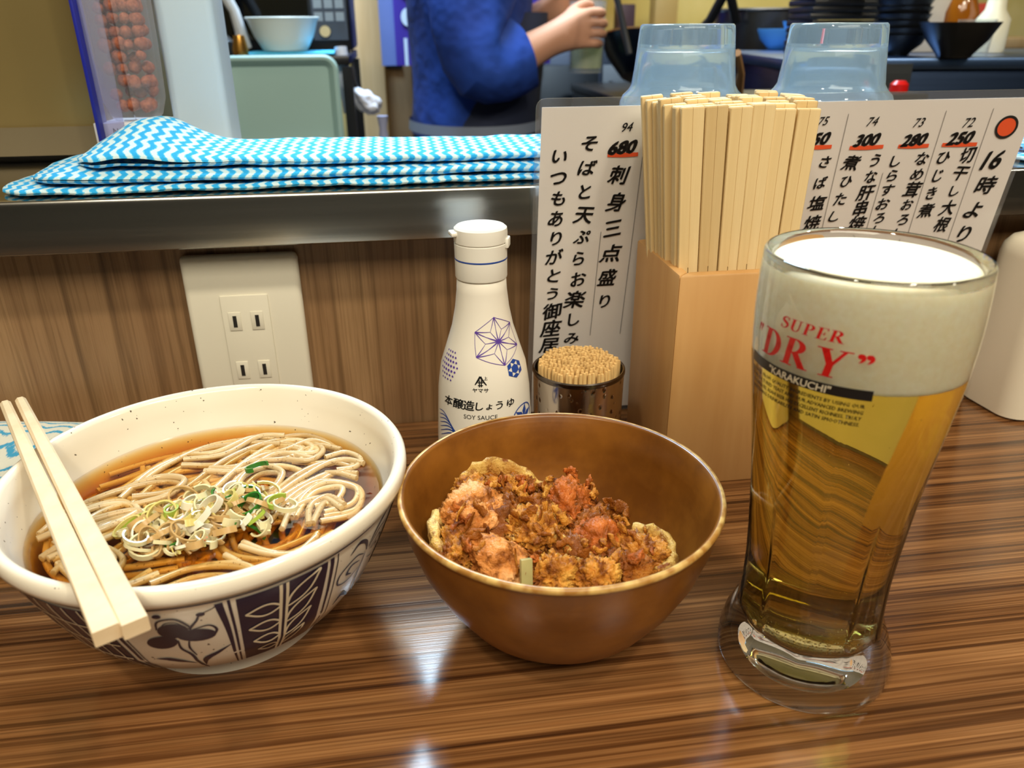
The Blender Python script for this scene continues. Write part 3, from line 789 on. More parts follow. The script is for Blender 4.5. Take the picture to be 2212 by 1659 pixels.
def lump(name, mat, c, dims, rot=(0, 0, 0), seed=0, amp=.34, craggy=.16, sub=5, label=None):
    bm = bmesh.new(); bmesh.ops.create_icosphere(bm, subdivisions=sub, radius=1.0)
    o3 = Vector((seed*7.3, seed*3.1, seed*1.7))
    for v in bm.verts:
        p = v.co.copy()
        craggy_ = craggy*1.35
        d = amp*mnoise.noise(p*1.1+o3)+amp*.55*mnoise.noise(p*2.3+o3*1.3)
        r1 = 1-abs(mnoise.noise(p*4.2+o3))*2; d += craggy*r1*.5
        d += craggy_*1.1*(.4-abs(mnoise.noise(p*7.0+o3))*1.3)+craggy_*.7*mnoise.noise(p*15.0+o3)
        v.co = p*(1+d)
        v.co.x *= dims[0]; v.co.y *= dims[1]; v.co.z *= dims[2]
    me = bpy.data.meshes.new(name); bm.to_mesh(me); bm.free(); me.shade_smooth()
    o = link(name, me, M[mat], kf); o.location = (c[0], c[1], c[2]-.0085); o.rotation_euler = rot
    if label: o['label'] = label
    if sub > 3:
        mw_ = Matrix.LocRotScale(o.location, __import__('mathutils').Euler(rot), None)
        for v in me.vertices:
            q = mw_ @ v.co; key = (round(q.x*700), round(q.y*700)); HM[key] = max(HM.get(key, -1), q.z+.0085)
    return o
HM = {}
def top(x, y):
    return max([HM.get((round(x*700)+i, round(y*700)+j), -1) for i in (-1, 0, 1) for j in (-1, 0, 1)])
# inner mass that carries the pieces
lump('batter_base', 'bat_brown', (-.004, .000, .029), (.034, .030, .0165), (0, 0, 0), 1, .18, .14, label='dark crisp batter underneath')
lump('batter_base', 'bat_brown', (-.022, .012, .036), (.022, .022, .016), (0, 0, 0), 2, .2, .16, label='dark crisp batter underneath')
P_ = [
 ('seafood_chunk', 'bat_pink', (-.0345, .0105, .0490), (.0140, .0125, .0105), (.5, -.2, .3), 3, .30, .12),
 ('seafood_chunk', 'bat_pink', (-.0255, -.0185, .0445), (.0155, .0105, .0095), (.2, .3, -.4), 4, .34, .10),
 ('seafood_chunk', 'bat_red', (.0070, .0155, .0455), (.0115, .0110, .0110), (.3, .1, .7), 5, .26, .18),
 ('seafood_chunk', 'bat_red', (.0150, -.0075, .0425), (.0115, .0105, .0105), (.1, .4, .2), 6, .16, .12),
 ('batter_clump', 'bat_brown', (-.0125, .0120, .0455), (.0120, .0110, .0090), (0, 0, .4), 7, .38, .26),
 ('batter_clump', 'bat_gold', (-.0105, -.0015, .0450), (.0125, .0115, .0085), (0, .2, 1.2), 8, .40, .28),
 ('batter_clump', 'bat_gold', (-.0075, -.0265, .0430), (.0110, .0085, .0085), (0, 0, .2), 9, .36, .24),
 ('seafood_chunk', 'bat_gold', (.0085, -.0300, .0430), (.0090, .0080, .0080), (0, 0, .9), 10, .26, .20),
 ('batter_clump', 'bat_brown', (.0235, -.0235, .0385), (.0120, .0100, .0090), (0, 0, .1), 11, .34, .26),
 ('batter_clump', 'bat_gold', (.0320, -.0130, .0390), (.0105, .0110, .0085), (0, .3, .6), 12, .34, .24),
 ('batter_clump', 'bat_brown', (.0030, -.0140, .0410), (.0110, .0110, .0080), (0, 0, .6), 13, .40, .26),
 ('batter_clump', 'bat_gold', (-.0430, -.0060, .0430), (.0075, .0120, .0085), (0, .5, .1), 14, .36, .22),
 ('batter_clump', 'bat_gold', (-.0165, .0270, .0490), (.0135, .0080, .0080), (.4, 0, -.4), 15, .34, .24),
 ('batter_clump', 'bat_brown', (.0140, .0040, .0415), (.0110, .0090, .0080), (0, 0, .5), 16, .36, .26),
 ('batter_clump', 'bat_gold', (-.0340, .0240, .0500), (.0085, .0080, .0080), (.3, 0, .2), 17, .36, .22),
]
for a in P_: lump(*a)
def clear_of(x, y): return all(math.hypot(x-a[2][0], y-a[2][1]) > .0085 for a in P_ if a[1] in ('bat_pink', 'bat_red'))
# rings, curls and slivers
def curl(name, mat, pts, w, t=.0011, label=None, seed=0):
    """bent strip of fried onion or squid following pts (bowl coordinates)"""
    c = catmull(pts, 7); n = len(c); mb = MB(); ring = []
    for i, p in enumerate(c):
        tg = (c[min(i+1, n-1)]-c[max(i-1, 0)]).normalized(); up = Vector((0, .25, 1)); s_ = tg.cross(up).normalized(); up = s_.cross(tg)
        ww = w*(1+.35*mnoise.noise(Vector((i*.35, seed, 0)))); tt = t*(1+.6*mnoise.noise(Vector((i*.5, seed+9, 2))))
        for k in range(10):
            a = 2*PI*k/10; q = p+up*(math.cos(a)*ww/2)+s_*(math.sin(a)*tt)
            q += Vector((mnoise.noise(q*260), mnoise.noise(q*260+Vector((5, 0, 0))), mnoise.noise(q*260+Vector((0, 7, 0)))))*.0011
            ring.append((q.x, q.y, q.z-.0085))
    fs = [tuple(range(9, -1, -1)), tuple((n-1)*10+k for k in range(10))]
    for i in range(n-1):
        for k in range(10): fs.append((i*10+k, i*10+(k+1) % 10, i*10+10+(k+1) % 10, i*10+10+k))
    mb.add(ring, fs); o = mb.build(name, M[mat], kf, angle=80)
    if label: o['label'] = label
curl('squid_strip', 'bat_pale', [(-.0405, .022, .047), (-.036, .030, .054), (-.026, .034, .058), (-.014, .031, .056), (-.005, .025, .051)], .010, .0020, 'pale golden fried strip at the back', 1)
curl('squid_strip', 'bat_pale', [(-.050, .012, .049), (-.0525, .003, .047), (-.0505, -.008, .043), (-.045, -.015, .040)], .010, .0026, 'pale yellow fried strip on the left', 2)
curl('squid_ring', 'bat_pale', [(.031, -.004, .044), (.039, -.008, .045), (.0435, -.017, .042), (.040, -.026, .040), (.033, -.0295, .040)], .0085, .0022, 'pale yellow ring on the right', 3)
curl('batter_curl', 'bat_brown', [(.0215, .009, .043), (.027, .0125, .046), (.0315, .011, .046), (.031, .007, .043)], .006, .0014, None, 4)
curl('batter_curl', 'bat_gold', [(-.020, .001, .052), (-.014, -.004, .054), (-.008, -.003, .052)], .005, .0010, None, 5)
curl('batter_curl', 'bat_pale', [(-.005, -.012, .050), (-.0015, -.015, .0505), (.001, -.019, .048)], .0045, .0010, 'small pale flake', 6)
curl('batter_curl', 'bat_brown', [(-.030, -.006, .049), (-.038, -.010, .047), (-.044, -.0125, .044)], .005, .0012, None, 7)
mb = MB().box(-.0024, .0024, -.0012, .0012, -.0060, .0060)
on = mb.build('onion_piece', M['onion'], kf, bevel=.0005); on.location = (-.0190, -.0310, .0490-.0085); on.rotation_euler = (-.35, .12, .2); on['label'] = 'pale green translucent onion piece'
rl = random.Random(77)
for q in range(70):
    x, y = rl.uniform(-.044, .036), rl.uniform(-.030, .028)
    if (x/.047)**2+(y/.034)**2 > 1 or not clear_of(x, y): continue
    z = top(x, y)+.0004
    if z < .02: continue
    a = rl.uniform(0, 6.28); L = rl.uniform(.003, .008); b = rl.uniform(-.6, .6)
    pts = [(x+L*s_*math.cos(a+b*s_), y+L*s_*math.sin(a+b*s_), max(top(x+L*s_*math.cos(a+b*s_), y+L*s_*math.sin(a+b*s_)), z-.003)+.001*rl.random()) for s_ in (-.5, -.15, .2, .5)]
    curl('batter_curl', rl.choice(['bat_brown', 'bat_gold', 'bat_gold', 'bat_red']), pts, rl.uniform(.0014, .0036), rl.uniform(.0003, .0008), None, q+20)
# crumbs on the fritter
rc = random.Random(31)
for i in range(46):
    x, y = rc.uniform(-.045, .036), rc.uniform(-.030, .030)
    if (x/.047)**2+(y/.034)**2 > 1 or not clear_of(x, y): continue
    lump('batter_flake', rc.choice(['bat_gold', 'bat_brown', 'bat_red']), (x, y, max(top(x, y)-.0008, .03)), (rc.uniform(.0012, .0036), rc.uniform(.0008, .0018), rc.uniform(.0008, .0020)),
         (rc.uniform(-1, 1), rc.uniform(-1, 1), rc.uniform(0, 6)), 40+i, .6, .4, 3 if i < 60 else 2)

# ================================================================== BEER
BG = (.1535, .2326); BA = math.atan2(-BG[1], -BG[0])
bout = [(.0322, -.0004), (.0328, 0), (.0335, .0012), (.0338, .005), (.0335, .0095), (.0323, .0145), (.0300, .0205), (.0284, .0250), (.0277, .0300), (.0274, .0390), (.0274, .050), (.0280, .0620), (.0289, .0750), (.0297, .0845), (.0308, .0960), (.0325, .1112), (.0338, .1220), (.0350, .1320), (.0357, .1440), (.0359, .1520), (.0357, .1620), (.0353, .1690)]
bz = [p[1] for p in bout]; brd = [p[0] for p in bout]
NF = 10
def facet(a, r, z):
    k = interp(z, [.020, .030, .075, .100], [0, 1, 1, 0])*.75
    if k <= 0: return r
    st = 2*PI/NF; x = ((a-BA) % st)-st/2
    return r*(1-k+k*math.cos(PI/NF)/math.cos(x)*1.012)
bg = thing('beer_glass', 'tall flared beer glass with red SUPER DRY lettering, full of beer', 'glass', (BG[0], BG[1], 0))
def rin(z): return interp(z, [.0165, .0185, .022, .03, .06, .11, .15, .169], [.010, .0205, .0232, .0240, .0250, .0296, .0326, .0322])
inner = [(rin(z), z) for z in (.169, .162, .150, .140, .130, .120, .110, .100, .090, .080, .070, .060, .050, .040, .030, .026, .022, .0200, .0185, .0175)]+[(.010, .0166), (0, .0164)]
lip = [(.0352, .1702), (.0347, .1711), (.0340, .1713), (.0334, .1706)]
dense = []
for i in range(len(bout)-1):
    (r0, z0), (r1, z1) = bout[i], bout[i+1]
    for t in (0, .5): dense.append((r0+(r1-r0)*t, z0+(z1-z0)*t))
dense.append(bout[-1])
MB().lathe([(0, .0018), (.012, .0016), (.0155, .0006), (.0165, -.0004), (.0315, -.0004)]+dense+lip+inner, 160, facet).build('glass_body', M['glass'], bg, angle=55)
fb = wrap(bout, BA, .00025); RB = 35.0
def fbeer(deg): return wrap(bout, BA+math.radians(deg), .00025, .0355)
k = math.radians(1)*35.5                                # mm of girth per degree
red = Print()
serif_word(red, ['S', 'U', 'P', 'E', 'R'], -41.5*k, 151.0, 3.9, .22, .20, 1.16)
x = serif_word(red, ['``'], -62.5*k, 139.6, 9.2, .22, .0, .55)
x = serif_word(red, ['D', 'R', 'Y'], -55.0*k, 139.2, 9.6, .20, .16, 1.02)
serif_word(red, ['"'], 0.6*k, 139.4, 9.4, .0, .1, 1.0)
red.build('red_lettering', M['red'], fbeer(0), bg, step=1.0)
bd = Print(); bd.rect(-66*k, 11*k, 133.3, 136.9, 60, 2); bd.build('black_band', M['black'], fbeer(0), bg)
tx = Print(); tx.text('"KARAKUCHI"', -27.5*k, 135.1, 3.6, .02, .10, 0, 1.02, 1.0)
def fbeer2(deg): return wrap(bout, BA+math.radians(deg), .00045, .0355)
tx.build('band_lettering', M['beige_print'], fbeer2(0), bg, step=1.2)
tl = Print()
for i, s_ in enumerate(('BREWED FROM QUALITY INGREDIENTS BY USING OUR', 'PURE CULTURED YEAST AND OUR ADVANCED BREWING', 'TECHNIQUES, ASAHI BEER HAS EXCELLENT RICHNESS, TRULY', 'REFRESHING DRINKABILITY AND SATIN SMOOTHNESS.')):
    vs, fs = text2d(s_, .012, 1); wd = max(v[0] for v in vs)-min(v[0] for v in vs); W_ = (73-i*.5)*k
    tl.text(s_, -28*k, 131.2-i*2.25, 1.75, .04, .12, 0, W_/(wd*1.75), 1.1, res=1)
tl.build('small_lettering', M['black'], fbeer(0), bg, step=1.5)

ZF = .1345
def mat_beer():
    m = Mat('golden_lager')
    g = m.n('BsdfGlass', {'Color': (1, 1, 1, 1), 'Roughness': 0.0, 'IOR': 1.34}).outputs[0]
    v = m.n('VolumeAbsorption', {'Color': (.980, .87, .0, 1), 'Density': 38.0}).outputs[0]
    return m.done(g, v)
be = thing('lager_beer', 'golden lager with thick white foam head inside the tall glass', 'beer', (BG[0], BG[1], 0))
zs_ = [.0166, .0175, .0185, .0200, .022, .026, .030, .040, .050, .060, .070, .080, .090, .100, .110, .120, .130, ZF+.001]
MB().lathe([(0, .0161)]+[(rin(z)+.00025, z-.0002) for z in zs_]+[(0, ZF+.001)], 128).build('beer_liquid', mat_beer(), be, angle=50)
mf = Mat('beer_foam'); nf = mf.noise(mf.coord((1, 1, 1)), 420, 3, .6)
M['foam'] = mf.done(mf.principled(mf.ramp(nf, [(.3, srgb(246, 234, 198)), (.7, srgb(252, 244, 216))]), .55, 0, mf.bump(nf, .12, .0008), **{'Subsurface Weight': .25, 'Subsurface Radius': (.01, .008, .005), 'Subsurface Scale': .8}))
fp = [(0, ZF), (.020, ZF), (rin(ZF)+.0002, ZF)]+[(rin(z)+.00022, z) for z in (.138, .142, .146, .150, .155, .160, .163, .1664)]+[(rin(.168)-.0005, .1678), (.030, .1686), (.024, .1689), (.012, .1688), (0, .1689)]
MB().lathe(fp, 96).build('foam_head', M['foam'], be, angle=60)
# bubbles clinging at the bottom
mb = MB(); rbn = random.Random(3)
def oct_(mb, c, r):
    mb.add([(c[0]+r, c[1], c[2]), (c[0]-r, c[1], c[2]), (c[0], c[1]+r, c[2]), (c[0], c[1]-r, c[2]), (c[0], c[1], c[2]+r), (c[0], c[1], c[2]-r)],
           [(0, 2, 4), (2, 1, 4), (1, 3, 4), (3, 0, 4), (2, 0, 5), (1, 2, 5), (3, 1, 5), (0, 3, 5)])
for i in range(420):
    a = BA+rbn.gauss(.35, .9); z = .021+abs(rbn.gauss(0, .0065)); r = rin(z)-.0006
    oct_(mb, (r*math.cos(a), r*math.sin(a), z), rbn.uniform(.00018, .00048))
for i in range(90):
    a = rbn.uniform(0, 6.28); z = rbn.uniform(.03, .13); r = (rin(z)-.0006)*rbn.uniform(.6, 1)
    oct_(mb, (r*math.cos(a), r*math.sin(a), z), rbn.uniform(.00012, .0003))
bb = mb.build('beer_bubbles', mat_glass('bubble_gas', (1, 1, 1), 0.78), be, angle=180); bb['kind'] = 'stuff'

# ================================================================== SOY SAUCE BOTTLE
SB = (.039, .390); SA = math.atan2(-SB[1], -SB[0])
sprof = [(.0255, 0), (.0263, .0015), (.0264, .03), (.0257, .045), (.0249, .0605), (.0242, .066), (.0229, .0745), (.0195, .085), (.0162, .0955), (.0142, .1055), (.0131, .115), (.0128, .1205)]
sb = thing('soy_sauce_bottle', 'white plastic soy sauce bottle with blue and purple patterns', 'bottle', (SB[0], SB[1], 0))
m_ = Mat('bottle_white'); M['bottle'] = m_.done(m_.principled(srgb(240, 234, 222), .3))
MB().lathe([(0, .001), (.024, 0)]+sprof+[(.0122, .1212), (.0122, .1222), (0, .1222)], 80).build('bottle_body', M['bottle'], sb, angle=40)
cp = MB().lathe([(.0120, .1215), (.0132, .1218), (.0134, .1225), (.0134, .1312), (.0131, .1314), (.0131, .1320), (.0134, .1322), (.0135, .1395), (.0131, .1398), (.0131, .1402), (.0136, .1405), (.0137, .1450), (.0134, .1472), (.0122, .1482), (0, .1485)], 72).build('cap', M['white'], sb, angle=35)
MB().lathe([(.01345, .1314), (.01355, .1318), (.01345, .1322)], 60).build('blue_ring', M['bluep'], cp)
hg = MB().box(.0128, .0148, -.0035, .0035, .1375, .1425).build('hinge', M['white'], cp, bevel=.0006); hg.rotation_euler = (0, 0, SA+math.radians(80))
sp_ = MB().box(.0120, .0160, -.0040, .0040, .1440, .1462).build('lid_lip', M['white'], cp, bevel=.0008); sp_.rotation_euler = (0, 0, SA+math.radians(-75))
def fs_(deg, off=.0002): return wrap(sprof, SA+math.radians(deg), off, .0225)
ks = math.radians(1)*22.5
# asanoha polygon
pu = Print(); cx, cy, R = 27*ks, 91.5, 12.4
hexo = [(cx+R*1.45*math.cos(math.radians(a)), cy+R*math.sin(math.radians(a))) for a in range(95, 455, 60)]
for i in range(6):
    a, b = hexo[i], hexo[(i+1) % 6]
    pu.stroke([a, ((a[0]+b[0])/2*1.02-cx*.02, (a[1]+b[1])/2*1.02-cy*.02), b], .30, 5); pu.stroke([(cx, cy), a], [.9, .3, .7], 4)
    m1 = (cx+(a[0]+b[0]-2*cx)*.29, cy+(a[1]+b[1]-2*cy)*.29)
    pu.stroke([a, m1], [.6, .2], 3); pu.stroke([b, m1], [.6, .2], 3); pu.stroke([(cx, cy), m1], [.6, .2], 3)
pu.blob(cx, cy, .9, .9)
for r_ in range(-3, 4):
    for c_ in range(-3, 4):
        x, y = -56*ks+c_*2.3+(r_ % 2)*1.1, 77.5+r_*2.4
        d2 = ((x+56*ks)/7.6)**2+((y-77.5)/8.6)**2
        if d2 < 1: pu.blob(x, y, .85*(1-.35*d2), .72*(1-.3*d2), n=10, m=1)
pu.build('purple_pattern', M['purple'], fs_(0), sb, step=1.5)
bl = Print(); cx, cy = 47*ks, 76.0
hx = [(cx+5.6*math.cos(math.radians(a)), cy+4.9*math.sin(math.radians(a))) for a in range(90, 450, 60)]
for i in range(6):
    a, b = hx[i], hx[(i+1) % 6]; bl.stroke([a, b], .25, 2)
    m0 = ((a[0]+cx)/2, (a[1]+cy)/2); m1 = ((b[0]+cx)/2, (b[1]+cy)/2); m2 = ((a[0]+b[0])/2, (a[1]+b[1])/2)
    bl.poly([(cx, cy), m0, m1]); bl.poly([m0, a, m2]); bl.poly([m1, m2, b])
cx, cy = 55*ks, 47.5
for i in range(6):
    a0 = math.radians(60*i+20); tip = (cx+7.0*math.cos(a0), cy+7.0*math.sin(a0))
    bl.stroke([(cx, cy), ((cx+tip[0])/2, (cy+tip[1])/2), tip], [.3, 3.0, .3], 6)
bl.stroke([(cx+7.4*math.cos(math.radians(t)), cy+7.4*math.sin(math.radians(t))) for t in range(0, 360, 30)], .7, 3, closed=True)
for i in range(8):
    o_ = i*1.25
    bl.stroke([(-72*ks+o_*.3, 50-o_*1.9), (-58*ks+o_*.7, 50.5-o_*1.35), (-45*ks+o_*.8, 45.5-o_*.9), (-38*ks+o_*.7, 38-o_*.6), (-30*ks+o_*.9, 30-o_*.2)], [.25, .7, .5, .8, .3], 5)
bl.build('blue_pattern', M['bluep'], fs_(0), sb, step=1.5)
bk = Print()
bk.stroke([(-11.2*ks, 70.6), (-8*ks, 72.6), (-4.6*ks, 75.0)], [.5, .9, 1.0], 4); bk.stroke([(-4.4*ks, 75.0), (-1*ks, 72.6), (3.2*ks, 70.4)], [1.0, .9, .5], 4)
bk.stroke([(-7.6*ks, 71.8), (-1.2*ks, 71.8)], .5, 2); bk.stroke([(-7.6*ks, 70.3), (-1.2*ks, 70.3)], .5, 2); bk.stroke([(-5.6*ks, 73), (-5.6*ks, 69.4)], .55, 2); bk.stroke([(-3.2*ks, 73), (-3.2*ks, 69.4)], .55, 2)
bk.text('上', 2.2*ks, 74.0, 2.1, .02); bk.text('ヤマサ', -4.4*ks, 67.6, 2.5, .022, 0, 0, 1.1)
for ch, dg in zip('本醸造しょうゆ', (-50, -34, -19.5, -6, 6, 18.5, 34)):
    bk.text(ch, dg*ks*.98, 58.9, 6.0 if ch in '本醸造' else (4.4 if ch == 'ょ' else 5.2), .022, .12)
bk.text('SOY SAUCE', -5*ks, 52.6, 3.4, .0, 0, 0, .92)
bk.build('black_lettering', M['black'], fs_(0), sb, step=1.5)

# ================================================================== TOOTHPICK CUP
TP = (.0945, .4010)
th_ = thing('toothpick_cup', 'hammered shiny metal cup packed with wooden toothpicks', 'cup', (TP[0], TP[1], 0))
m_ = Mat('hammered_chrome'); vo = m_.n('TexVoronoi', {'Vector': m_.coord((1, 1, .8)), 'Scale': 230.0}).outputs['Distance']
M['chrome'] = m_.done(m_.principled(m_.ramp(vo, [(.18, srgb(120, 100, 84)), (.30, srgb(216, 206, 196))]), .16, 1.0, m_.bump(m_.ramp(vo, [(.15, (0, 0, 0)), (.34, (1, 1, 1))]), .5, .0012)))
MB().lathe([(0, .0005), (.0236, 0), (.0246, .0012), (.0254, .030), (.0259, .0600)], 72).build('cup_body', M['chrome'], th_, angle=40)
MB().lathe([(.0259, .0596), (.0264, .0606), (.0263, .0622), (.0256, .0628), (.0249, .0622), (.0243, .055), (.0236, .003), (0, .0025)], 72).build('cup_rim', mat_steel('dark_cup_rim', (120, 112, 106), .2), th_, angle=40)
pm = MB().lathe([(0, -.032), (.0004, -.032), (.00112, -.026), (.00112, .0312), (.00085, .0324), (0, .0320)], 7).mesh('toothpick', angle=50); pm.materials.append(M['pickwood'])
rp = random.Random(9); npk = 0; sp = .00262
for j in range(-11, 12):
    for i in range(-11, 12):
        x = (i+(.5 if j % 2 else 0))*sp; y = j*sp*.866; rr = math.hypot(x, y)
        if rr > .0226 or npk >= 296: continue
        o = link('toothpick', pm, None); npk += 1
        z = .0336+.0030*(1-(rr/.023)**2)+rp.uniform(-.0007, .0007)
        o.location = (TP[0]+x, TP[1]+y, z); o.rotation_euler = (rp.uniform(-.02, .02), rp.uniform(-.02, .02), rp.uniform(0, 6))
        tag(o, 'upright wooden toothpick packed in the hammered metal cup', 'toothpick', 'toothpicks in the metal cup')

# ================================================================== CHOPSTICK BOX
BX0, BX1, BY0, BY1, BH = .1365, .2130, .3650, .4400, .1245
cb = thing('chopstick_box', 'square light wood box filled with disposable chopsticks', 'box', ((BX0+BX1)/2, (BY0+BY1)/2, 0))
hx_, hy_, tw = (BX1-BX0)/2, (BY1-BY0)/2, .0065
MB().prism([(-hx_, -hy_), (hx_, -hy_), (hx_-tw, -hy_+tw), (-hx_+tw, -hy_+tw)], 'z', 0, BH).build('front_panel', M['boxwood'], cb, bevel=.0014)
MB().prism([(-hx_, hy_), (-hx_+tw, hy_-tw), (hx_-tw, hy_-tw), (hx_, hy_)], 'z', 0, BH).build('rear_panel', M['boxwood'], cb, bevel=.0014)
MB().prism([(-hx_, -hy_), (-hx_+tw, -hy_+tw), (-hx_+tw, hy_-tw), (-hx_, hy_)], 'z', 0, BH).build('side_panel', M['boxwood'], cb, bevel=.0014)
MB().prism([(hx_, -hy_), (hx_, hy_), (hx_-tw, hy_-tw), (hx_-tw, -hy_+tw)], 'z', 0, BH).build('side_panel', M['boxwood'], cb, bevel=.0014)
MB().box(-hx_+tw, hx_-tw, -hy_+tw, hy_-tw, .001, .007).build('box_floor', M['boxwood'], cb, smooth=False)
# disposable pairs: two tapered sticks joined at the thick top, with a groove between them
def pair_mesh():
    mb = MB(); L = .198
    for s_ in (-1, 1):
        ring = []
        for z, w_, d in ((0, .0040, .0036), (L-.0006, .0056, .0044), (L, .0053, .0041)):
            x0 = .00010 if z > L*.5 else .00035
            for (a, b) in ((x0, -d/2), (w_-.0004, -d/2), (w_, -d/2+.0004), (w_, d/2-.0004), (w_-.0004, d/2), (x0, d/2)): ring.append((s_*a, b, z))
        fs = [(5, 4, 3, 2, 1, 0), tuple(12+k for k in range(6))]
        for i in range(2):
            for q in range(6): fs.append((i*6+q, i*6+(q+1) % 6, i*6+6+(q+1) % 6, i*6+6+q))
        mb.add(ring, fs)
    mb.box(-.0006, .0006, -.0019, .0019, L*.6, L-.0004)
    return mb.mesh('chopstick_pair', smooth=False)
pmesh = pair_mesh(); pmesh.materials.append(M['chopwood'])
rk = random.Random(12); NX, NY = 6, 9
for j in range(NY):
    for i in range(NX):
        fx, fy = (i+.5)/NX-.5, (j+.5)/NY-.5
        b = Vector((.1748+fx*.0520, .4025+fy*.046, .0075))
        jx = rk.uniform(-.0012, .0012)
        wfx = .0700+.0230*(fy+.5)
        t = Vector((.1700+fx*wfx+.0015*(fy+.5)+jx, .3975+fy*.0440+rk.uniform(-.0005, .0005), .2030+.003*(fy+.5)+rk.uniform(-.0015, .0015)))
        d = (t-b).normalized(); o = link('chopstick_pair', pmesh, None)
        yaw = rk.gauss(0, .10)+(-.12 if i == 0 else 0)
        x = Vector((math.cos(yaw), math.sin(yaw), 0)); x = (x-d*x.dot(d)).normalized(); y = d.cross(x)
        p0 = t-d*.198
        o.matrix_world = Matrix(((x.x, y.x, d.x, p0.x), (x.y, y.y, d.y, p0.y), (x.z, y.z, d.z, p0.z), (0, 0, 0, 1)))
        o_n = ('first', 'second', 'third', 'fourth', 'fifth', 'sixth')[i]
        tag(o, ('unsplit chopstick pair, %s from left in the front row of the box' % o_n) if j == 0 else ('unsplit chopstick pair on the %s of the box, row %d from the front' % ('left edge' if i == 0 else 'right edge', j+1) if i in (0, NX-1) else 'unsplit wooden chopstick pair inside the bundle in the square box'), 'chopsticks', 'disposable chopsticks in the wood box')

# ================================================================== MENU CARD
LEAN = math.radians(9)
mc = thing('menu_card', 'laminated handwritten Japanese menu card leaning on the steel shelf', 'menu', (.0745, .465, 0))
def fm(off):
    def fn(u, v): return (u/1000, -math.sin(LEAN)*v/1000-off*math.cos(LEAN), math.cos(LEAN)*v/1000-off*math.sin(LEAN)+.0004)
    return fn
def card(name, mat, x0, x1, s0, s1, off0, off1, r):
    pts = []
    for (cx, cy, a0) in ((x1-r, s1-r, 0), (x0+r, s1-r, 90), (x0+r, s0+r, 180), (x1-r, s0+r, 270)):
        for k_ in range(6):
            a = math.radians(a0+18*k_); pts.append((cx+r*math.cos(a), cy+r*math.sin(a)))
    n = len(pts); mb = MB()
    mb.add([fm(off0)(*p) for p in pts]+[fm(off1)(*p) for p in pts], [tuple(range(n)), tuple(range(2*n-1, n-1, -1))]+[(i, n+i, n+(i+1) % n, (i+1) % n) for i in range(n)])
    return mb.build(name, mat, mc, smooth=False)
card('paper_sheet', M['paper'], 3.2, 294.5, 3, 201.6, -.0001, .0002, .3)
card('laminate_sheet', M['laminate'], 0, 297.6, 0, 206.2, -.0004, .00045, 5)
rm = random.Random(4)
FM = fm(.00062)
cols = [("いつもありがとう御座居ます",(14.4, 175.5),(13.3, 54.8),11),("そばと天ぷらお楽しみ下さい",(30.4, 182.2),(28.1, 58.9),10),("刺身三点盛り",(48.8, 163.9),(47.4, 84.2),6),
("さば塩焼",(172.1, 167.7),(172.2, 130.1),4),("うな肝串焼",(202.8, 167.7),(201.6, 128.6),5),("煮ひたし",(187.9, 166.7),(186.6, 133.7),4),("なめ茸おろし",(232.1, 167.9),(232.3, 120.6),6),
("しらすおろし",(216.7, 167.0),(216.1, 122.9),6),("切干し大根",(261.5, 169.3),(260.1, 125.6),5),("ひじき煮",(246.5, 168.3),(245.6, 135.3),4),("時より",(280.5, 150.2),(277.1, 118.7),3)]
for s_, a, b, n in cols:
    p = Print(); big = a[0] < 60
    for i, ch in enumerate(s_):
        t = i/(n-1); x = a[0]+(b[0]-a[0])*t+rm.uniform(-.6, .6); y = a[1]+(b[1]-a[1])*t
        if y < 6: break
        kanji = ord(ch) > 0x4000
        sz = (13.2 if kanji else 11.0) if big else ((11.0 if kanji else 9.2) if s_ != "時より" else 14.0)
        p.text(ch, x, y-sz*.02, sz, .026, .20, rm.uniform(-.10, .16), rm.uniform(.86, 1.0), rm.uniform(.84, .98))
    p.build('brush_lettering', M['ink'], FM, mc, smooth=False)
for s_, pos, sz, bo in (("94",(51.0, 190.5),8,.01),("680",(49.5, 179.6),11.5,.055),("75",(164.8, 191.2),8,.005),("350",(163.6, 181.3),11,.05),("74",(195.0, 190.3),8.5,.005),("300",(194.6, 180.0),11,.055),
                        ("73",(224.0, 189.1),8.5,.005),("280",(224.3, 179.3),11,.055),("72",(255.6, 188.4),9,.005),("250",(253.5, 179.6),11.5,.055),("16",(279.7, 166.0),18,.03)):
    p = Print(); p.text(s_, pos[0], pos[1], sz, bo, .38, .06, .9 if len(s_) == 3 else .8, .85); p.build('price_lettering', M['ink'], FM, mc, smooth=False)
F2 = fm(.00055); p = Print()
for a, b in (((41.1, 175.2), (58.6, 175.2)), ((157.3, 176.4), (173.4, 176.4)), ((184.7, 175.4), (205.6, 175.6)), ((215.0, 175.4), (234.3, 175.4)), ((242.7, 175.6), (265.1, 175.4))):
    p.stroke([a, ((a[0]+b[0])/2, a[1]-.2), b], [2.2, 2.6, 2.2], 3)
p.blob(280.5, 185.0, 6.0, 5.6, .4)
p.build('red_marker', M['marker'], F2, mc, smooth=False)
p = Print(); p.stroke([(280.5+6.4*math.cos(t), 185.0+6.0*math.sin(t)) for t in np.linspace(0, 2*PI, 12, endpoint=False)], 1.5, 4, closed=True); p.build('circle_outline', M['ink'], FM, mc, smooth=False)
M['thin'] = plain('thin_grey_ink', (70, 64, 62), .6)
for a, b in (((178.9, 194.7), (181.1, 60)), ((238.6, 195.3), (238.7, 60)), ((268.0, 196.0), (267.7, 60)), ((61.5, 183.9), (59.1, 60)), ((41.0, 130), (39.5, 60)), ((210, 160), (209, 60))):
    p = Print(); p.stroke([a, b], .28, 3); p.build('ruled_line', M['thin'], FM, mc, smooth=False)


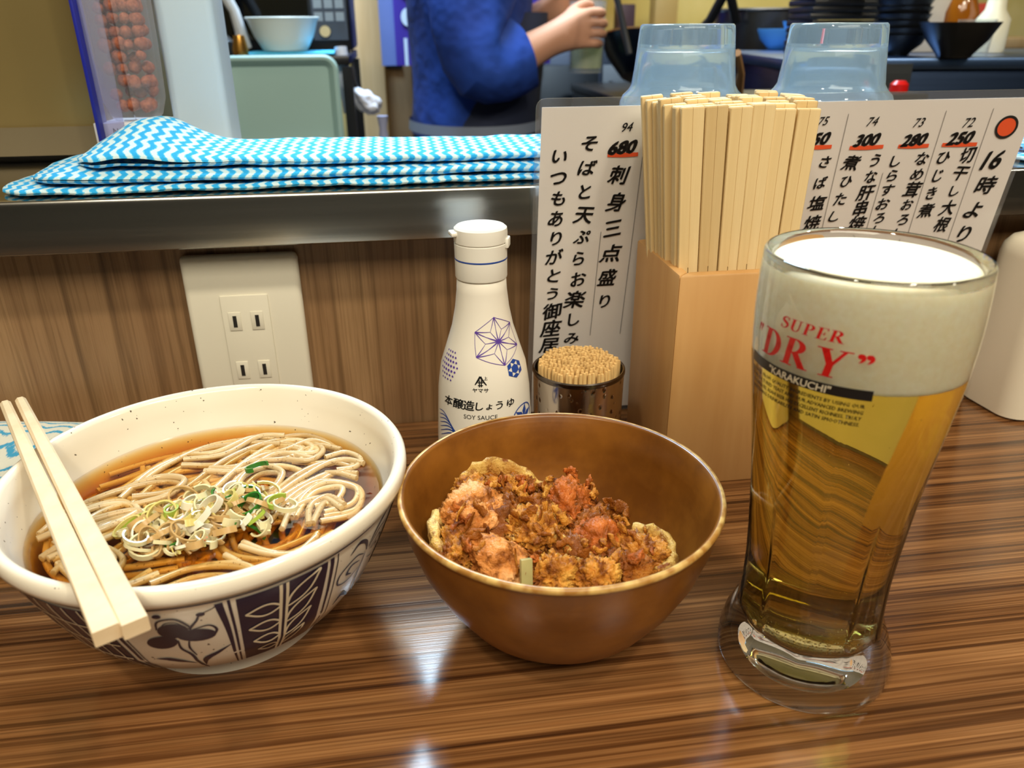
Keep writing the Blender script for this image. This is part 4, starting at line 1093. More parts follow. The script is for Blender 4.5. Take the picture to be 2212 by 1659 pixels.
# ================================================================== OTHER THINGS ON THE COUNTER
# cream dispenser at the right
dp = thing('plastic_container', 'cream plastic rounded box at the right end of the counter', 'container', (.385, .405, 0), math.radians(4))
def rrect(x0, x1, y0, y1, r, n=6):
    out = []
    for cx, cy, a0 in ((x1-r, y1-r, 0), (x0+r, y1-r, 90), (x0+r, y0+r, 180), (x1-r, y0+r, 270)):
        for k_ in range(n+1): a = math.radians(a0+90*k_/n); out.append((cx+r*math.cos(a), cy+r*math.sin(a)))
    return out
mb = MB(); prs = []
for z, ins_ in ((0, .002), (.0015, .0), (.104, .0), (.110, .0016), (.1145, .006), (.1165, .013), (.117, .022)):
    prs.append([(px, py, z) for px, py in rrect(ins_, .13-ins_, ins_, .052-ins_*.55, max(.014-ins_*.5, .003))])
n = len(prs[0]); vs = [q for r_ in prs for q in r_]
fs = [tuple(range(n-1, -1, -1)), tuple((len(prs)-1)*n+i for i in range(n))]
for j in range(len(prs)-1):
    for i in range(n): fs.append((j*n+i, j*n+(i+1) % n, (j+1)*n+(i+1) % n, (j+1)*n+i))
mb.add(vs, fs); mb.build('container_shell', plain('cream_plastic', (226, 216, 196), .38), dp, angle=50)
MB().box(.03, .10, .049, .0535, .02, .09).build('rear_plate', bpy.data.materials['cream_plastic'], dp, bevel=.001)

# wooden tray with a folded hand towel behind the noodle bowl
tr_ = thing('wooden_tray', 'small orange wood tray under the folded towel behind noodle bowl', 'tray', (-.232, .408, 0), math.radians(-10))
M['traywood'] = mat_wood('orange_tray_wood', (206, 146, 72), (226, 172, 96), (4, 60, 60), .5)
MB().box(-.075, .075, -.045, .045, .002, .007).build('tray_floor', M['traywood'], tr_, smooth=False)
for x0, x1, y0, y1 in ((-.078, .078, -.048, -.042), (-.078, .078, .042, .048), (-.078, -.072, -.042, .042), (.072, .078, -.042, .042)):
    MB().box(x0, x1, y0, y1, 0, .016).build('tray_side', M['traywood'], tr_, bevel=.001)
def folded(name, mat, layers, x0, x1, y0, y1, z0, th, seed, loc, rotz, label, cat):
    """a cloth folded into flat layers with rounded front folds"""
    r_ = random.Random(seed); mb = MB()
    for l in range(layers):
        zb = z0+l*th; a0 = x0+r_.uniform(0, .004); a1 = x1-r_.uniform(0, .004); b0 = y0+r_.uniform(0, .003)
        def fn(u, v, zb=zb, a0=a0, a1=a1, b0=b0, l=l):
            x = a0+(a1-a0)*u; ang = v*2*PI
            # lens-shaped closed section: front fold, top, rear fold, bottom
            c, s_ = math.cos(ang), math.sin(ang)
            y = (b0+y1)/2-(y1-b0)/2*math.copysign(abs(c)**.5, c); z = zb+th/2+th*.52*math.copysign(abs(s_)**.6, s_)
            return (x, y, z+.0006*mnoise.noise(Vector((x*60, y*60, l))))
        mb.grid(fn, 30, 28, lambda u, v, l=l: (u*(x1-x0)+l*.003, (v*2 if v < .5 else 2-v*2)*(y1-y0)))
    o = mb.build(name, mat, loc=loc, angle=60); o.rotation_euler = (0, 0, rotz)
    return tag(o, label, cat)
folded('hand_towel', M['towel'], 4, -.066, .068, -.038, .040, .0075, .0058, 3, (-.232, .408, 0), math.radians(-10), 'white hand towel with blue waves on the tray behind noodle bowl', 'towel')

# ================================================================== THINGS ON THE STEEL SHELF
# long folded wiping cloth: stacked folds whose left ends step back and rise in a hump
def cloth_layer(mb, xs, xe, y0, depth, zbase, th, hump, l):
    def fn(u, v):
        x = xs+(xe-xs)*u; ang = v*2*PI; c, s_ = math.cos(ang), math.sin(ang)
        taper = min(1.0, u/.05)**.6
        lift = hump(x)
        y = y0+depth/2-depth/2*math.copysign(abs(c)**.55, c)*(.5+.5*taper)
        fy = (y-y0)/depth
        th_loc = th*(.35+.65*taper)
        z = zbase+th/2+th_loc*.5*math.copysign(abs(s_)**.7, s_)+lift*min(1, max(0, .25+fy*1.2))*(.35 if s_ < 0 else 1)
        z += .0011*mnoise.noise(Vector((x*28, y*70, l*3.1)))+.0006*mnoise.noise(Vector((x*80, y*40, l)))
        return (x, y+.0012*mnoise.noise(Vector((x*22, l*2.0, 0))), z)
    vv = np.linspace(0, 1, 121); ps = [Vector(fn(.6, t)) for t in vv]; cl = np.cumsum([0]+[(ps[i+1]-ps[i]).length for i in range(120)])
    mb.grid(fn, 110, 44, lambda u, v: (u*(xe-xs)+l*.0021, interp(v, vv, cl)+l*.004))
mb = MB()
g_ = lambda x, c, w_: math.exp(-((x-c)/w_)**2)
cloth_layer(mb, -.215, .122, .4490, .085, ZS+.0003, .0050, lambda x: .0, 0)
cloth_layer(mb, -.199, .122, .4520, .082, ZS+.0050, .0062, lambda x: .003*g_(x, -.17, .03), 1)
cloth_layer(mb, -.176, .122, .4585, .076, ZS+.0110, .0066, lambda x: .0165*g_(x, -.142, .026)+.0015*g_(x, -.06, .05), 2)
tag(mb.build('wiping_cloth', M['cloth'], angle=70), 'long folded blue wave wiping cloth lying on the steel shelf', 'cloth')
mb = MB(); cloth_layer(mb, .392, .62, .4455, .085, ZS+.0003, .0055, lambda x: 0, 4); cloth_layer(mb, .398, .62, .4500, .078, ZS+.0054, .006, lambda x: 0, 5)
tag(mb.build('wiping_cloth', M['cloth'], angle=70), 'blue wiping cloth peeking out right of the menu card', 'cloth')

# two upturned tumblers
def tumbler(loc, label):
    t = thing('tumbler', label, 'glass', loc, 0, 'upturned water tumblers on the shelf')
    o_ = [(.0385, 0), (.0392, .001), (.0390, .012), (.0384, .030), (.0378, .0385), (.0362, .0425), (.0330, .0455), (.0312, .0485), (.0300, .0580), (.0288, .0700), (.0280, .0790), (.0276, .0812), (.0266, .0822)]
    i_ = [(.0250, .0690), (.0262, .0660), (.0272, .0580), (.0286, .0480), (.0305, .0445), (.0340, .0415), (.0356, .0375), (.0362, .0300), (.0370, .012), (.0374, 0)]
    MB().lathe([(.0374, 0)]+o_+[(0, .0822)], 80).build('tumbler_outer', M['tumbler'], t, angle=50) if False else None
    MB().lathe(o_+[(0, .0824), (0, .0700)][:1]+[(0, .0700)]+i_, 80, close=True).build('tumbler_wall', M['tumbler'], t, angle=45)
tumbler((.1755, .4920, ZS), 'upturned clear tumbler on the shelf right behind the chopsticks, left one')
tumbler((.2660, .4820, ZS), 'upturned clear tumbler on the shelf behind the menu, right one')

# steel cabinet at shelf left; its tan colour carries a reflection of warm wood
M['warm_reflection'] = plain('warm_reflection_steel', (136, 118, 74), .32, .35)
cbn = thing('steel_cabinet', 'steel cabinet with painted-in warm reflection on the left end of the shelf', 'cabinet', (-.40, .575, ZS))
MB().box(-.30, .2130, 0, .20, .0055, .26).build('cabinet_shell', M['warm_reflection'], cbn, bevel=.002)
MB().box(-.30, .2125, -.0015, .002, .0055, .0235).build('base_rail', plain('grey_rail', (128, 116, 92), .35, .3), cbn, smooth=False)
MB().box(-.29, .205, .010, .19, 0, .0056).build('gap_shade', plain('gap_shade_black', (18, 16, 14), .7), cbn, smooth=False)  # black block painted in for the shaded gap under the cabinet

# printed carton, clear pouch of brown pellets, blue-edged plastic sleeve
ca_ = thing('printed_carton', 'small white printed carton under the clear pouch', 'carton', (-.170, .572, ZS))
MB().box(-.022, .022, -.012, .020, 0, .0265).build('carton_box', plain('carton_white', (214, 216, 222), .5), ca_, bevel=.0006)
p = Print(); p.text('NATURAL', 0, 21.5, 5.2, .0, 0, 0, .9); p.build('carton_lettering', M['black'], lambda u, v: (u/1000, -.0123, v/1000), ca_, smooth=False)
sl = thing('plastic_sleeve', 'blue-edged clear plastic sleeve beside the steel cabinet', 'sleeve', (-.187, .552, ZS))
MB().box(-.0010, .0012, 0, .016, 0, .13).build('blue_edge', plain('navy_plastic', (26, 34, 142), .4), sl, bevel=.0004)
MB().box(.0012, .014, .0072, .0080, .002, .13).build('clear_panel', mat_film('lilac_film', (.84, .84, .95), .16, (.7, .7, .95)), sl, smooth=False)
po = thing('pellet_pouch', 'clear plastic pouch of reddish brown pellets on the shelf', 'pouch', (-.168, .572, ZS+.0266))
def pouch():
    mb = MB(); rings = []
    for z, wx, wy, gz in ((0, .013, .004, .6), (.004, .017, .009, .8), (.014, .0205, .011, 1), (.04, .0215, .013, 1), (.075, .022, .014, 1), (.105, .020, .012, 1)):
        rings.append([(-wx, 0, z), (-wx*.75, -wy, z), (-wx*.22, -wy*1.1, z), (-wx*.05, -wy*.45*gz, z), (wx*.12, -wy*1.15, z), (wx*.7, -wy, z), (wx, 0, z), (wx*.7, wy, z), (0, wy, z), (-wx*.7, wy, z)])
    n = 10
    for i, r_ in enumerate(rings): mb.v += r_
    for j in range(len(rings)-1):
        for i in range(n): mb.f.append((j*n+i, j*n+(i+1) % n, (j+1)*n+(i+1) % n, (j+1)*n+i))
    mb.f.append(tuple(range(n-1, -1, -1)))
    return mb
pouch().build('pouch_film', mat_film('pouch_film', (.95, .95, .96), .13, (.86, .86, .92), .08), po, angle=20)
m_ = Mat('rust_pellet'); nz = m_.noise(m_.coord((1, 1, 1)), 500, 3, .6)
M['pellet'] = m_.done(m_.principled(m_.ramp(nz, [(.3, srgb(128, 62, 40)), (.7, srgb(184, 108, 76))]), .75, 0, m_.bump(nz, .5, .001)))
pls = []
for q in range(4):
    bm = bmesh.new(); bmesh.ops.create_icosphere(bm, subdivisions=2, radius=.0037)
    for v in bm.verts: v.co *= 1+.22*mnoise.noise(v.co*260+Vector((q*9, 0, 0)))
    me = bpy.data.meshes.new('pellet'); bm.to_mesh(me); bm.free(); me.shade_smooth(); me.materials.append(M['pellet']); pls.append(me)
rq = random.Random(8)
for j in range(12):
    for i in range(4):
        for l in range(2):
            z = .010+j*.0072+rq.uniform(-.001, .001); wx = .0135 if j > 0 else .009
            if j < 5 and rq.random() < .35: continue
            o = link('pellet', pls[rq.randrange(4)], None)
            o.location = (-.168+(-.75+i*.5)*wx+rq.uniform(-.001, .001)+.0015, .572+(-.0035 if l == 0 else .0040)+rq.uniform(-.0008, .0008), ZS+.0266+z)
            o.rotation_euler = (rq.uniform(0, 6), rq.uniform(0, 6), 0); o.scale = (rq.uniform(.85, 1.3),)*3
            tag(o, 'rough reddish brown pellet inside the clear pouch', 'pellet', 'pellets in the clear pouch')
# white cutting board standing on edge
cbd = thing('cutting_board', 'thick white plastic cutting board standing upright on the shelf', 'cutting board', (-.1300, .592, ZS), math.radians(0))
mb = MB().box(-.0185, .0185, -.011, .030, 0, .24)
mb.build('board_slab', plain('cool_tinted_polyethylene', (190, 208, 220), .4), cbd, bevel=.005, bseg=3)  # blue tint in the white stands in for cool light

# ================================================================== THE KITCHEN BEHIND
M['dark'] = plain('kitchen_black', (22, 24, 28), .35); M['navy'] = mat_steel('dark_blue_steel', (52, 66, 92), .3)
M['dsteel'] = mat_steel('dull_steel', (120, 126, 132), .35)
# trolley with microwave
tl_ = thing('kitchen_trolley', 'black kitchen trolley carrying the microwave', 'trolley', (-.17, 1.50, FL))
for z in (.30, .68, 1.082): MB().box(-.16, .105, -.14, .20, z, z+.014).build('trolley_shelf', M['dark'], tl_, bevel=.002)
for x in (-.155, .100):
    for y in (-.135, .195): MB().box(x-.008, x+.008, y-.008, y+.008, .0, 1.08).build('trolley_post', M['dark'], tl_, smooth=False)
mw = thing('microwave_oven', 'black microwave with grey button panel behind the white bowl', 'microwave', (-.165, 1.62, FL+1.096))
MB().box(-.14, .10, -.10, .14, .002, .19).build('microwave_case', M['dark'], mw, bevel=.006)
MB().box(-.130, .030, -.104, -.100, .02, .17).build('door_window', plain('black_glass', (8, 9, 12), .08), mw, smooth=False)
pn = MB().box(.036, .094, -.106, -.099, .02, .17).build('control_panel', plain('panel_grey_blue', (70, 82, 100), .4), mw, smooth=False)
for r_ in range(5):
    for c_ in range(3): MB().box(.040+c_*.018, .054+c_*.018, -.1085, -.1058, .05+r_*.02, .064+r_*.02).build('button', plain('button_grey', (150, 166, 180), .4) if (r_+c_) == 0 else bpy.data.materials['button_grey'], pn, smooth=False)
MB().lathe([(0, 0), (.009, 0), (.009, .006), (0, .006)], 16).build('dial', plain('dial_cream', (226, 210, 160), .4), pn, loc=(.056, -.106, .034)).rotation_euler = (PI/2, 0, 0)
wb = tag(MB().lathe([(0, .002), (.034, 0), (.036, .003), (.046, .02), (.054, .043), (.0575, .0475), (.0560, .0485), (.052, .044), (.044, .021), (.032, .006), (0, .005)], 48).build('mixing_bowl', plain('bowl_white', (226, 234, 230), .3), loc=(-.166, 1.405, FL+1.1035)), 'white bowl on the blue cloth in front of the microwave', 'bowl')
folded('kitchen_cloth', plain('cyan_cloth', (70, 186, 236), .8), 1, -.070, .068, -.045, .045, 0, .006, 6, (-.152, 1.405, FL+1.0965), 0, 'bright blue cloth under the white bowl on the trolley', 'cloth')
# steel mixer parts at the left of the trolley
mx = thing('steel_grinder', 'shiny steel grinder beside the white bowl', 'grinder', (-.268, 1.42, FL+1.0965))
MB().lathe([(0, 0), (.022, 0), (.022, .02), (.012, .03), (.012, .09), (.022, .10), (.022, .14), (0, .15)], 24).build('grinder_body', M['dsteel'], mx)
MB().tube([(.012, -.012, .10), (.030, -.014, .065), (.040, -.012, .010)], [.010, .008, .010], 10).build('grinder_arm', plain('grinder_white', (190, 196, 204), .3), mx)
tag(MB().lathe([(0, 0), (.011, 0), (.012, .01), (.008, .03), (0, .032)], 20).build('brass_cup', mat_steel('brass', (214, 160, 80), .25), loc=(-.226, 1.345, FL+1.0965+.0)), 'small brass cup on the trolley edge', 'cup')
# green tray standing on its edge in front of the trolley
gt = thing('serving_tray', 'pale green plastic tray standing on edge in front of trolley', 'tray', (-.168, 1.300, .062), 0)
gt.rotation_euler = (math.radians(-4), 0, 0)
def traymesh(w_, h, r, dep):
    mb = MB(); rings = []
    for ins_, y in ((0, 0), (.003, -.003), (.007, -.003), (.010, 0), (.016, dep), (.028, dep+.001)):
        rings.append([(px, y, pz) for px, pz in rrect(-w_+ins_, w_-ins_, ins_, h-ins_, max(r-ins_, .006), 8)])
    n = len(rings[0])
    for r_ in rings: mb.v += r_
    for j in range(len(rings)-1):
        for i in range(n): mb.f.append((j*n+i, j*n+(i+1) % n, (j+1)*n+(i+1) % n, (j+1)*n+i))
    mb.f.append(tuple((len(rings)-1)*n+i for i in range(n)))
    return mb
traymesh(.088, .138, .022, .008).build('tray_shell', plain('cool_tinted_tray_green', (150, 184, 184), .5), gt, angle=40)  # green shifted to teal, the cool light is put into the colour
sd = thing('prep_stand', 'low dark steel stand the green tray leans on', 'stand', (-.17, 1.33, FL))
MB().box(-.15, .12, -.055, .020, .90, .9605).build('stand_top', M['navy'], sd, bevel=.002)
for x in (-.13, .10): MB().box(x-.015, x+.015, -.04, .0, 0, .90).build('stand_leg', M['dark'], sd, smooth=False)
# white ladle handle and hanging bag
wl = tag(MB().tube([(-.079, 1.395, .208), (-.077, 1.39, .17), (-.073, 1.385, .108)], [.010, .011, .010], 12).build('spatula', plain('spatula_white', (206, 214, 232), .5)), 'white plastic spatula hanging beside the green tray', 'spatula')
bm = bmesh.new(); bmesh.ops.create_icosphere(bm, subdivisions=4, radius=1)
for v in bm.verts:
    d = 1+.3*mnoise.noise(v.co*1.6)+.12*mnoise.noise(v.co*4); v.co = Vector((v.co.x*.030*d, v.co.y*.022*d, v.co.z*.017*d))
me = bpy.data.meshes.new('plastic_bag'); bm.to_mesh(me); bm.free(); me.shade_smooth()
o = link('plastic_bag', me, plain('bag_white', (214, 216, 228), .5)); o.location = (-.046, 1.47, .118); o.rotation_euler = (0, .6, 0); tag(o, 'crumpled white plastic bag hanging beside the trolley', 'bag')
hk = tag(MB().tube([(-.068, 1.50, .20), (-.064, 1.49, .15), (-.055, 1.475, .128)], .003, 8).build('bag_hook', M['dark']), 'thin dark hook holding the white plastic bag', 'hook')
tag(MB().lathe([(0, 0), (.020, 0), (.022, .004), (.022, .10), (.012, .12), (.006, .17), (.009, .19), (0, .19)], 20).build('water_jug', plain('lilac_bottle', (150, 156, 190), .4), loc=(-.020, 1.36, -.085)), 'lilac plastic bottle low beside the green tray', 'bottle')
# pillar, plank door, short curtain
M['palewood'] = mat_wood('pale_post_wood', (206, 172, 122), (226, 196, 150), (30, 30, 3), .6)
M['plank'] = mat_wood('grey_plank_wood', (148, 124, 92), (184, 158, 122), (40, 40, 3), .6)
struct('trim_1', MB().box(-.105, -.020, 2.28, 2.36, FL, ZC), M['palewood'], 'pale wooden post left of the plank door', smooth=False)
dr = MB().box(-.022, .60, 2.40, 2.42, FL, ZC).build('door_1', M['plank'], smooth=False); dr['kind'] = 'structure'; dr['label'] = 'grey plank door behind the cook'
for i in range(8): MB().box(-.020+i*.0775, .0555+i*.0775, 2.385, 2.40, FL+.02, .9).build('plank', M['plank'], dr, bevel=.003)
MB().box(-.015, .03, 2.37, 2.388, .128, .142).build('door_latch', M['dark'], dr, smooth=False)
def mat_noren():
    m = Mat('purple_striped_cloth'); x = m.n('SeparateXYZ', {0: m.coord((1, 1, 1))}).outputs[0]
    return m.done(m.principled(m.ramp(m.math('MULTIPLY', x, 10.0), [(0.0, srgb(110, 130, 190)), (.34, srgb(96, 116, 182)), (.36, srgb(62, 44, 158)), (1, srgb(58, 40, 152))]), .8))
nr = thing('door_curtain', 'short purple door curtain with white dots and bars', 'curtain', (-.022, 2.10, .148))
mb = MB(); mb.grid(lambda u, v: (u*.42, .010*math.sin(u*26)+.002*v, v*.85), 60, 6); mb.build('curtain_cloth', mat_noren(), nr)
M['cwhite'] = plain('curtain_white', (206, 226, 250), .8)
def cprint(name, fn_):
    wd = Print(); fn_(wd); wd.build(name, M['cwhite'], lambda u, v: (u/1000, .010*math.sin(u/420*26)-.004, v/1000), nr)
for a in ((68, 108, 16, 20), (68, 168, 16, 20), (150, 130, 22, 26)): cprint('white_dot', lambda w_: w_.blob(*a))
for a in ((56, 64, 0, 62), (84, 94, 0, 50), (180, 190, 0, 120)): cprint('white_bar', lambda w_: w_.rect(*a, 2, 6))
MB().tube([(-.02, .004, .85), (.46, .004, .85)], .008, 10).build('curtain_rod', M['palewood'], nr)

# right side: range with wok, pot, trays, bowls, counter
rg = thing('kitchen_range', 'dark steel cooking range to the right of the cook', 'range', (.82, 1.72, FL))
MB().box(-.36, .50, -.20, .40, 0, .98).build('range_body', mat_steel('range_dark', (58, 64, 72), .4), rg, bevel=.004)
MB().box(-.365, .505, -.205, .405, .98, 1.0).build('range_top', M['dark'], rg, bevel=.004)
MB().box(-.36, -.18, -.212, -.20, .55, .90).build('oven_door', M['dsteel'], rg, bevel=.003)
MB().tube([(-.34, -.225, .86), (-.20, -.225, .86)], .008, 10).build('door_handle', M['dsteel'], rg)
def pan(name, loc, R, dep, rim, label, cat, mat, mat2, handle=None):
    t = thing(name, label, cat, loc)
    MB().lathe([(0, 0), (R*.55, .002), (R*.85, dep*.55), (R, dep), (R*.985, dep), (R*.83, dep*.58), (R*.5, .006), (0, .004)], 48).build('pan_body', mat, t)
    MB().lathe([(R*.985, dep-.001), (R*1.01, dep), (R*1.01, dep+.003), (R*.985, dep+.003)], 48, close=True).build('pan_rim', mat2, t)
    if handle: MB().tube([Vector(q) for q in handle], .009, 10).build('pan_handle', M['dark'], t)
    return t
pan('wok', (.535, 1.70, .130), .115, .070, .004, 'dark wok tilted on the range behind the left tumbler', 'wok', M['navy'], mat_steel('copper_rim', (196, 150, 96), .3), [(.04, -.09, .065), (.05, -.15, .09), (.055, -.19, .13)]).rotation_euler = (math.radians(-14), math.radians(10), 0)
tag(MB().tube([(.415, 1.45, .19), (.405, 1.47, .24), (.395, 1.50, .30)], .006, 8).build('ladle_handle', M['dark']), 'black ladle handle sticking up from the wok', 'ladle')
pot = thing('stock_pot', 'dark stock pot with pale inside between the two tumblers', 'pot', (.755, 1.66, .10))
MB().lathe([(0, 0), (.098, 0), (.10, .005), (.10, .158), (.104, .162), (.10, .165), (.096, .16), (.094, .02), (0, .015)], 48).build('pot_body', mat_steel('pot_steel', (96, 100, 108), .3), pot)
MB().tube([(-.10, -.02, .13), (-.125, -.03, .13), (-.125, .03, .13), (-.10, .02, .13)], .006, 8).build('pot_handle', M['dsteel'], pot)
tag(MB().tube([(.66, 1.58, .24), (.63, 1.56, .30), (.60, 1.54, .36)], .009, 10).build('pot_ladle', M['dark']), 'black ladle leaning out of the stock pot', 'ladle')
for i in range(2):
    tag(MB().lathe([(0, 0), (.022, 0), (.038, .018), (.044, .034), (.041, .034), (.034, .016), (0, .006)], 36).build('blue_bowl', plain('sky_blue_plastic', (84, 156, 214), .4) if i == 0 else bpy.data.materials['sky_blue_plastic'], loc=(.672+.045*i, 1.40, .195+.012*i)),
        ('light blue plastic bowl left in the pair beside right tumbler', 'light blue plastic bowl right in the pair beside right tumbler')[i], 'bowl')
ps = thing('pass_counter', 'dark blue steel pass counter at the far right', 'counter', (.95, 1.12, FL), math.radians(-9))
MB().box(-.42, .85, -.14, .22, 0, 1.082).build('counter_body', M['navy'], ps, bevel=.003)
MB().box(-.425, .855, -.146, .226, 1.082, 1.096).build('counter_plate', mat_steel('blue_steel_top', (96, 124, 170), .3), ps, bevel=.002)
bx_ = MB().box(-.30, -.26, -.150, -.139, .95, 1.09).build('corner_strip', M['dsteel'], ps, smooth=False)
tag(MB().lathe([(0, 0), (.010, 0), (.010, .008), (.006, .012), (0, .012)], 20).build('red_knob', plain('red_knob', (200, 20, 16), .3), loc=(.586, .905, .165)), 'small red cap beside the right tumbler', 'cap')
st_ = thing('knife_stand', 'small dark stand carrying the red cap and wooden spoon', 'stand', (.50, .93, FL))
MB().box(-.16, .11, -.05, .05, 0, 1.0645).build('stand_block', M['dark'], st_, bevel=.003)
tag(MB().tube([(.345, .815, .212), (.362, .84, .192), (.378, .88, .170)], [.004, .004, .006], 8).build('wooden_spoon', plain('spoon_wood', (150, 112, 70), .6)), 'wooden spoon leaning between the two tumblers', 'spoon')
# stacked black trays and bowls on the pass counter
TOPZ = FL+1.0965
for s_ in range(2):
    for i in range(9):
        x, y = (.655+s_*.055, 1.235+s_*.02)
        if s_ == 1: x, y = .742, 1.27
        o = link('lacquer_tray', bpy.data.meshes.get('lacquer_tray') or MB().box(-.040, .040, -.040, .040, 0, .0085).mesh('lacquer_tray', bevel=.002), M['dark'])
        o.location = (x, y, TOPZ+.0092*i); o.rotation_euler = (0, 0, .05*math.sin(i*2.1+s_))
        nth = ('lowest', 'second', 'third', 'fourth', 'fifth', 'sixth', 'seventh', 'eighth', 'topmost')[i]
        tag(o, '%s black lacquer tray from the bottom in the %s stack behind right tumbler' % (nth, ('left', 'right')[s_]), 'tray', ('black trays in the left stack', 'black trays in the right stack')[s_])
bmsh = MB().lathe([(0, 0), (.016, 0), (.018, .004), (.030, .014), (.036, .026), (.0345, .026), (.028, .015), (0, .006)], 32).mesh('soup_bowl'); bmsh.materials.append(M['dark'])
for i in range(12):
    o = link('soup_bowl', bmsh, None); o.location = (.702+.001*math.sin(i*2), 1.105+.001*math.cos(i*3), TOPZ+.0088*i)
    tag(o, '%s black soup bowl counted upward in the tall nested stack' % ('lowest', 'second', 'third', 'fourth', 'fifth', 'sixth', 'seventh', 'eighth', 'ninth', 'tenth', 'eleventh', 'topmost')[i], 'bowl', 'nested black soup bowls')
tag(MB().lathe([(0, 0), (.020, 0), (.022, .004), (.036, .020), (.048, .042), (.0465, .042), (.034, .020), (.018, .008), (0, .007)], 40).build('donburi_bowl', plain('matte_black_bowl', (30, 28, 26), .3), loc=(.722, 1.010, TOPZ+.0)), 'single black rice bowl on the blue counter', 'bowl')
bt = thing('amber_bottle', 'amber glass bottle standing behind the black rice bowl', 'bottle', (.860, 1.21, TOPZ))
MB().lathe([(0, 0), (.026, 0), (.027, .003), (.027, .055), (.020, .075), (.011, .095), (.010, .125), (0, .126)], 32).build('bottle_glass', plain('amber_glass', (140, 78, 14), .1), bt)
wbt = thing('white_squeeze_bottle', 'white squeeze bottle behind the black rice bowl', 'bottle', (.885, 1.165, TOPZ))
MB().lathe([(0, 0), (.022, 0), (.023, .003), (.023, .045), (.014, .058), (.012, .075), (.005, .095), (0, .096)], 32).build('bottle_body', plain('ivory_plastic', (236, 230, 200), .4), wbt)
tag(MB().box(-.045, .045, -.03, .03, 0, .075).build('cardboard_carton', plain('pale_carton', (206, 200, 190), .6), loc=(.80, 1.235, TOPZ), bevel=.001), 'pale carton standing behind the stacked black bowls', 'carton')
tag(MB().lathe([(0, 0), (.020, 0), (.024, .045), (.0225, .045), (.019, .004), (0, .004)], 28).build('shot_glass', mat_film('shot_glass_film', (.96, .97, .95), .12), loc=(.79, 1.07, TOPZ)), 'small clear glass at the right of the black rice bowl', 'glass')
fz = thing('undercounter_fridge', 'dark steel refrigerator behind the hands of the cook', 'refrigerator', (.52, 2.20, FL))
MB().box(-.24, .30, 0, .17, .02, 1.085).build('fridge_body', M['navy'], fz, bevel=.004)
for x0 in (-.235, .035): MB().box(x0, x0+.26, -.012, 0, .10, 1.04).build('fridge_door', mat_steel('fridge_steel', (70, 84, 104), .35) if x0 < 0 else bpy.data.materials['fridge_steel'], fz, bevel=.003)
for x0 in (-.01, .055): MB().tube([(x0, -.03, .86), (x0, -.03, 1.0)], .006, 8).build('door_handle', M['dsteel'], fz)
# shelf with ingredients high at the back
rs_ = thing('back_shelf', 'wooden back shelf under the yellow kitchen wall', 'shelf', (.9, 2.55, FL))
MB().box(-.55, 1.3, -.12, .12, 1.06, 1.09).build('shelf_board', M['palewood'], rs_, bevel=.003)
MB().box(-.55, 1.3, -.10, .12, 0, 1.06).build('shelf_base', plain('shelf_base_brown', (84, 62, 44), .6), rs_, smooth=False)
for i, (x, w_, h, c) in enumerate(((.46, .05, .09, (150, 60, 50)), (.58, .06, .12, (200, 170, 110)), (.70, .05, .10, (70, 50, 60)), (.82, .07, .13, (180, 150, 90)), (1.75, .07, .12, (220, 210, 190)), (1.9, .06, .10, (190, 60, 50)))):
    tag(MB().box(-w_/2, w_/2, -.03, .03, 0, h).build('food_pack', plain('pack_%d' % i, c, .5), loc=(x, 2.52, FL+1.0905), bevel=.004),
        ('dull red pack on the back shelf', 'tan pack on the back shelf near the wok', 'dark plum pack on the back shelf', 'mustard pack on the back shelf', 'ivory pack at the right end of the back shelf', 'bright red pack at the right end of the back shelf')[i], 'pack')

# ================================================================== THE COOK
ck = thing('person', 'cook in a blue jacket and dark apron holding a glass', 'person', (.165, 1.75, FL))
J = {}
V = []; E_ = []; RAD = []
def jv(name, p, r, par=None):
    V.append((p[0]-.165, p[1]-1.75, p[2]-FL)); RAD.append(r if hasattr(r, '__len__') else (r, r)); J[name] = len(V)-1
    if par: E_.append((J[par], J[name]))
jv('pelvis', (.165, 1.75, .02), (.12, .15)); jv('waist', (.165, 1.75, .15), (.10, .13), 'pelvis'); jv('chest', (.165, 1.75, .36), (.115, .16), 'waist'); jv('neck', (.175, 1.75, .53), (.055, .055), 'chest')
jv('chin', (.19, 1.75, .60), (.065, .06), 'neck'); jv('head', (.185, 1.75, .68), (.092, .078), 'chin'); jv('crown', (.175, 1.75, .765), (.06, .055), 'head'); jv('nose', (.285, 1.75, .655), (.014, .014), 'head')
